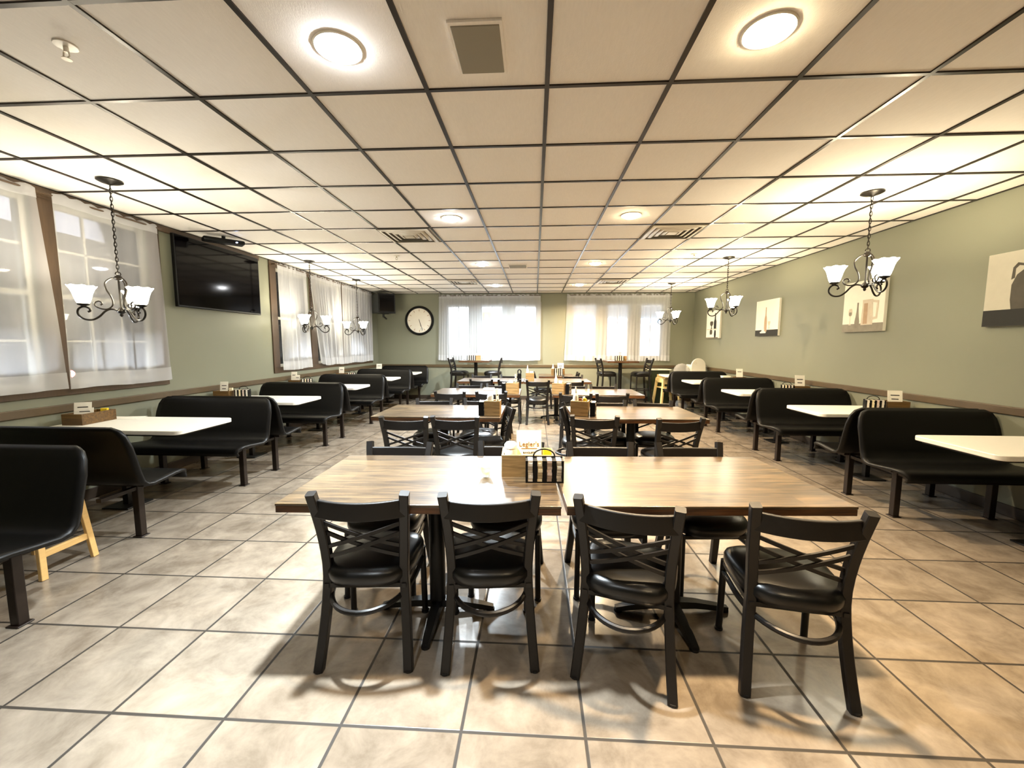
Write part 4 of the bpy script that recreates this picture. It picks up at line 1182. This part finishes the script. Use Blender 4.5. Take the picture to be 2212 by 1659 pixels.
# seen from the room facing +x, left of the picture is the far (larger y) side
def p1(d):
    d.rect('artblack', 0, 1, 0, .225)
    d.rev('artdark', .56, [(.23, .225), (.25, .35), (.25, .55), (.2, .68), (.10, .76), (.07, .84), (.09, .86)])
    d.rev('artgrey', .60, [(.1, .23), (.12, .36), (.11, .55), (.06, .68)])
    d.poly('artdark', [(.30, .62), (.31, .78), (.36, .84), (.48, .80), (.48, .77), (.38, .80), (.34, .76), (.34, .64)])
def p2(d):
    d.rect('artgrey', 0, 1, 0, .16)
    d.rev('artlight', .2, [(.035, .14), (.035, .15), (.008, .16), (.008, .31), (.045, .35), (.05, .42), (.035, .47)])
    d.rev('artgrey', .2, [(.03, .33), (.035, .36), (.033, .40)])
    d.rev('artgrey', .38, [(.055, .13), (.06, .2), (.04, .3), (.025, .4), (.018, .5), (.02, .58)])
    d.rev('artlight', .62, [(.14, .13), (.135, .3), (.12, .5), (.125, .62)])
    d.rev('arttaupe', .58, [(.05, .15), (.05, .3), (.045, .55)])
    d.poly('artlight', [(.76, .22), (.86, .24), (.88, .58), (.74, .60), (.74, .56), (.84, .54), (.82, .28), (.76, .27)])
def p3(d):
    d.rect('artblack', 0, 1, 0, .17)
    d.rev('arttaupe', .46, [(.06, .12), (.06, .4), (.05, .5), (.025, .58), (.02, .78), (.022, .80)])
    d.rev('artlight', .62, [(.06, .2), (.02, .22), (.015, .28), (.05, .34), (.06, .40)])
    d.rev('white', .36, [(.12, .08), (.14, .11), (.06, .14), (.05, .2), (.04, .21)])
def p4(d):
    d.rect('artgrey', 0, .9, 0, .04)
    d.rev('artblack', .66, [(.09, .34), (.09, .6), (.05, .68), (.035, .86), (.035, .9)])
    d.rev('artdark', .4, [(.07, .34), (.03, .38), (.03, .44), (.11, .5), (.12, .58), (.08, .62)])
    d.rect('artlight', .05, .8, .32, .345)
    d.rev('artdark', .38, [(.08, .14), (.1, .22), (.08, .3), (.03, .32)])
    d.rev('artblack', .68, [(.05, .02), (.07, .12), (.06, .24), (.03, .3)])
picture('canvas picture of a large grey jug on a black ledge, cut by the right edge', 3.22, 3.845, 1.585, 2.195, 'canvasgrey', p1)
picture('canvas picture of a wine glass and pitcher behind the nearest right chandelier', 4.875, 5.49, 1.585, 2.19, 'canvas', p2)
picture('canvas picture of a slim taupe bottle on a black ledge', 6.88, 7.56, 1.575, 2.18, 'canvas', p3)
picture('canvas picture of a black bottle in the far right corner', 8.98, 9.66, 1.565, 2.17, 'canvas', p4)

# ------------------------------------------------------------------ world, camera
w = bpy.data.worlds.new('dusk'); S.world = w; w.use_nodes = True
nt = w.node_tree; bg = nt.nodes['Background']
bg.inputs[0].default_value = (.72, .76, .9, 1); bg.inputs[1].default_value = .16

yaw, pit, rol = .0556, .097, .0010
cy, sy = math.cos(yaw), math.sin(yaw); cp, sp = math.cos(pit), math.sin(pit); cr_, sr = math.cos(rol), math.sin(rol)
Rz = Matrix(((cy, sy, 0), (-sy, cy, 0), (0, 0, 1))); Bm = Matrix(((1, 0, 0), (0, 0, -1), (0, 1, 0)))
Rx_ = Matrix(((1, 0, 0), (0, cp, -sp), (0, sp, cp))); Rr = Matrix(((cr_, -sr, 0), (sr, cr_, 0), (0, 0, 1)))
RC = Rr @ Rx_ @ Bm @ Rz
cam = bpy.data.cameras.new('camera'); co = bpy.data.objects.new('camera', cam); COL.objects.link(co)
Xa, Ya, Za = Vector(RC[0]), -Vector(RC[1]), -Vector(RC[2])
co.matrix_world = Matrix(((Xa.x, Ya.x, Za.x, 0), (Xa.y, Ya.y, Za.y, 0), (Xa.z, Ya.z, Za.z, HC), (0, 0, 0, 1)))
cam.sensor_fit = 'HORIZONTAL'; cam.sensor_width = 36; cam.lens = 880.75/2212*36; cam.clip_start = .05; cam.clip_end = 200
S.camera = co
vs = S.view_settings
vs.view_transform = 'Standard'; vs.look = 'None'; vs.gamma = 1; vs.exposure = EXPOSURE; vs.use_curve_mapping = False
S.cycles.max_bounces = 10; S.cycles.diffuse_bounces = 5; S.cycles.glossy_bounces = 4; S.cycles.transmission_bounces = 6; S.cycles.transparent_max_bounces = 16
S.cycles.sample_clamp_indirect = 6; S.cycles.use_denoising = True
S.cycles.caustics_reflective = False; S.cycles.caustics_refractive = False
try: S.cycles.use_light_tree = True
except Exception: pass
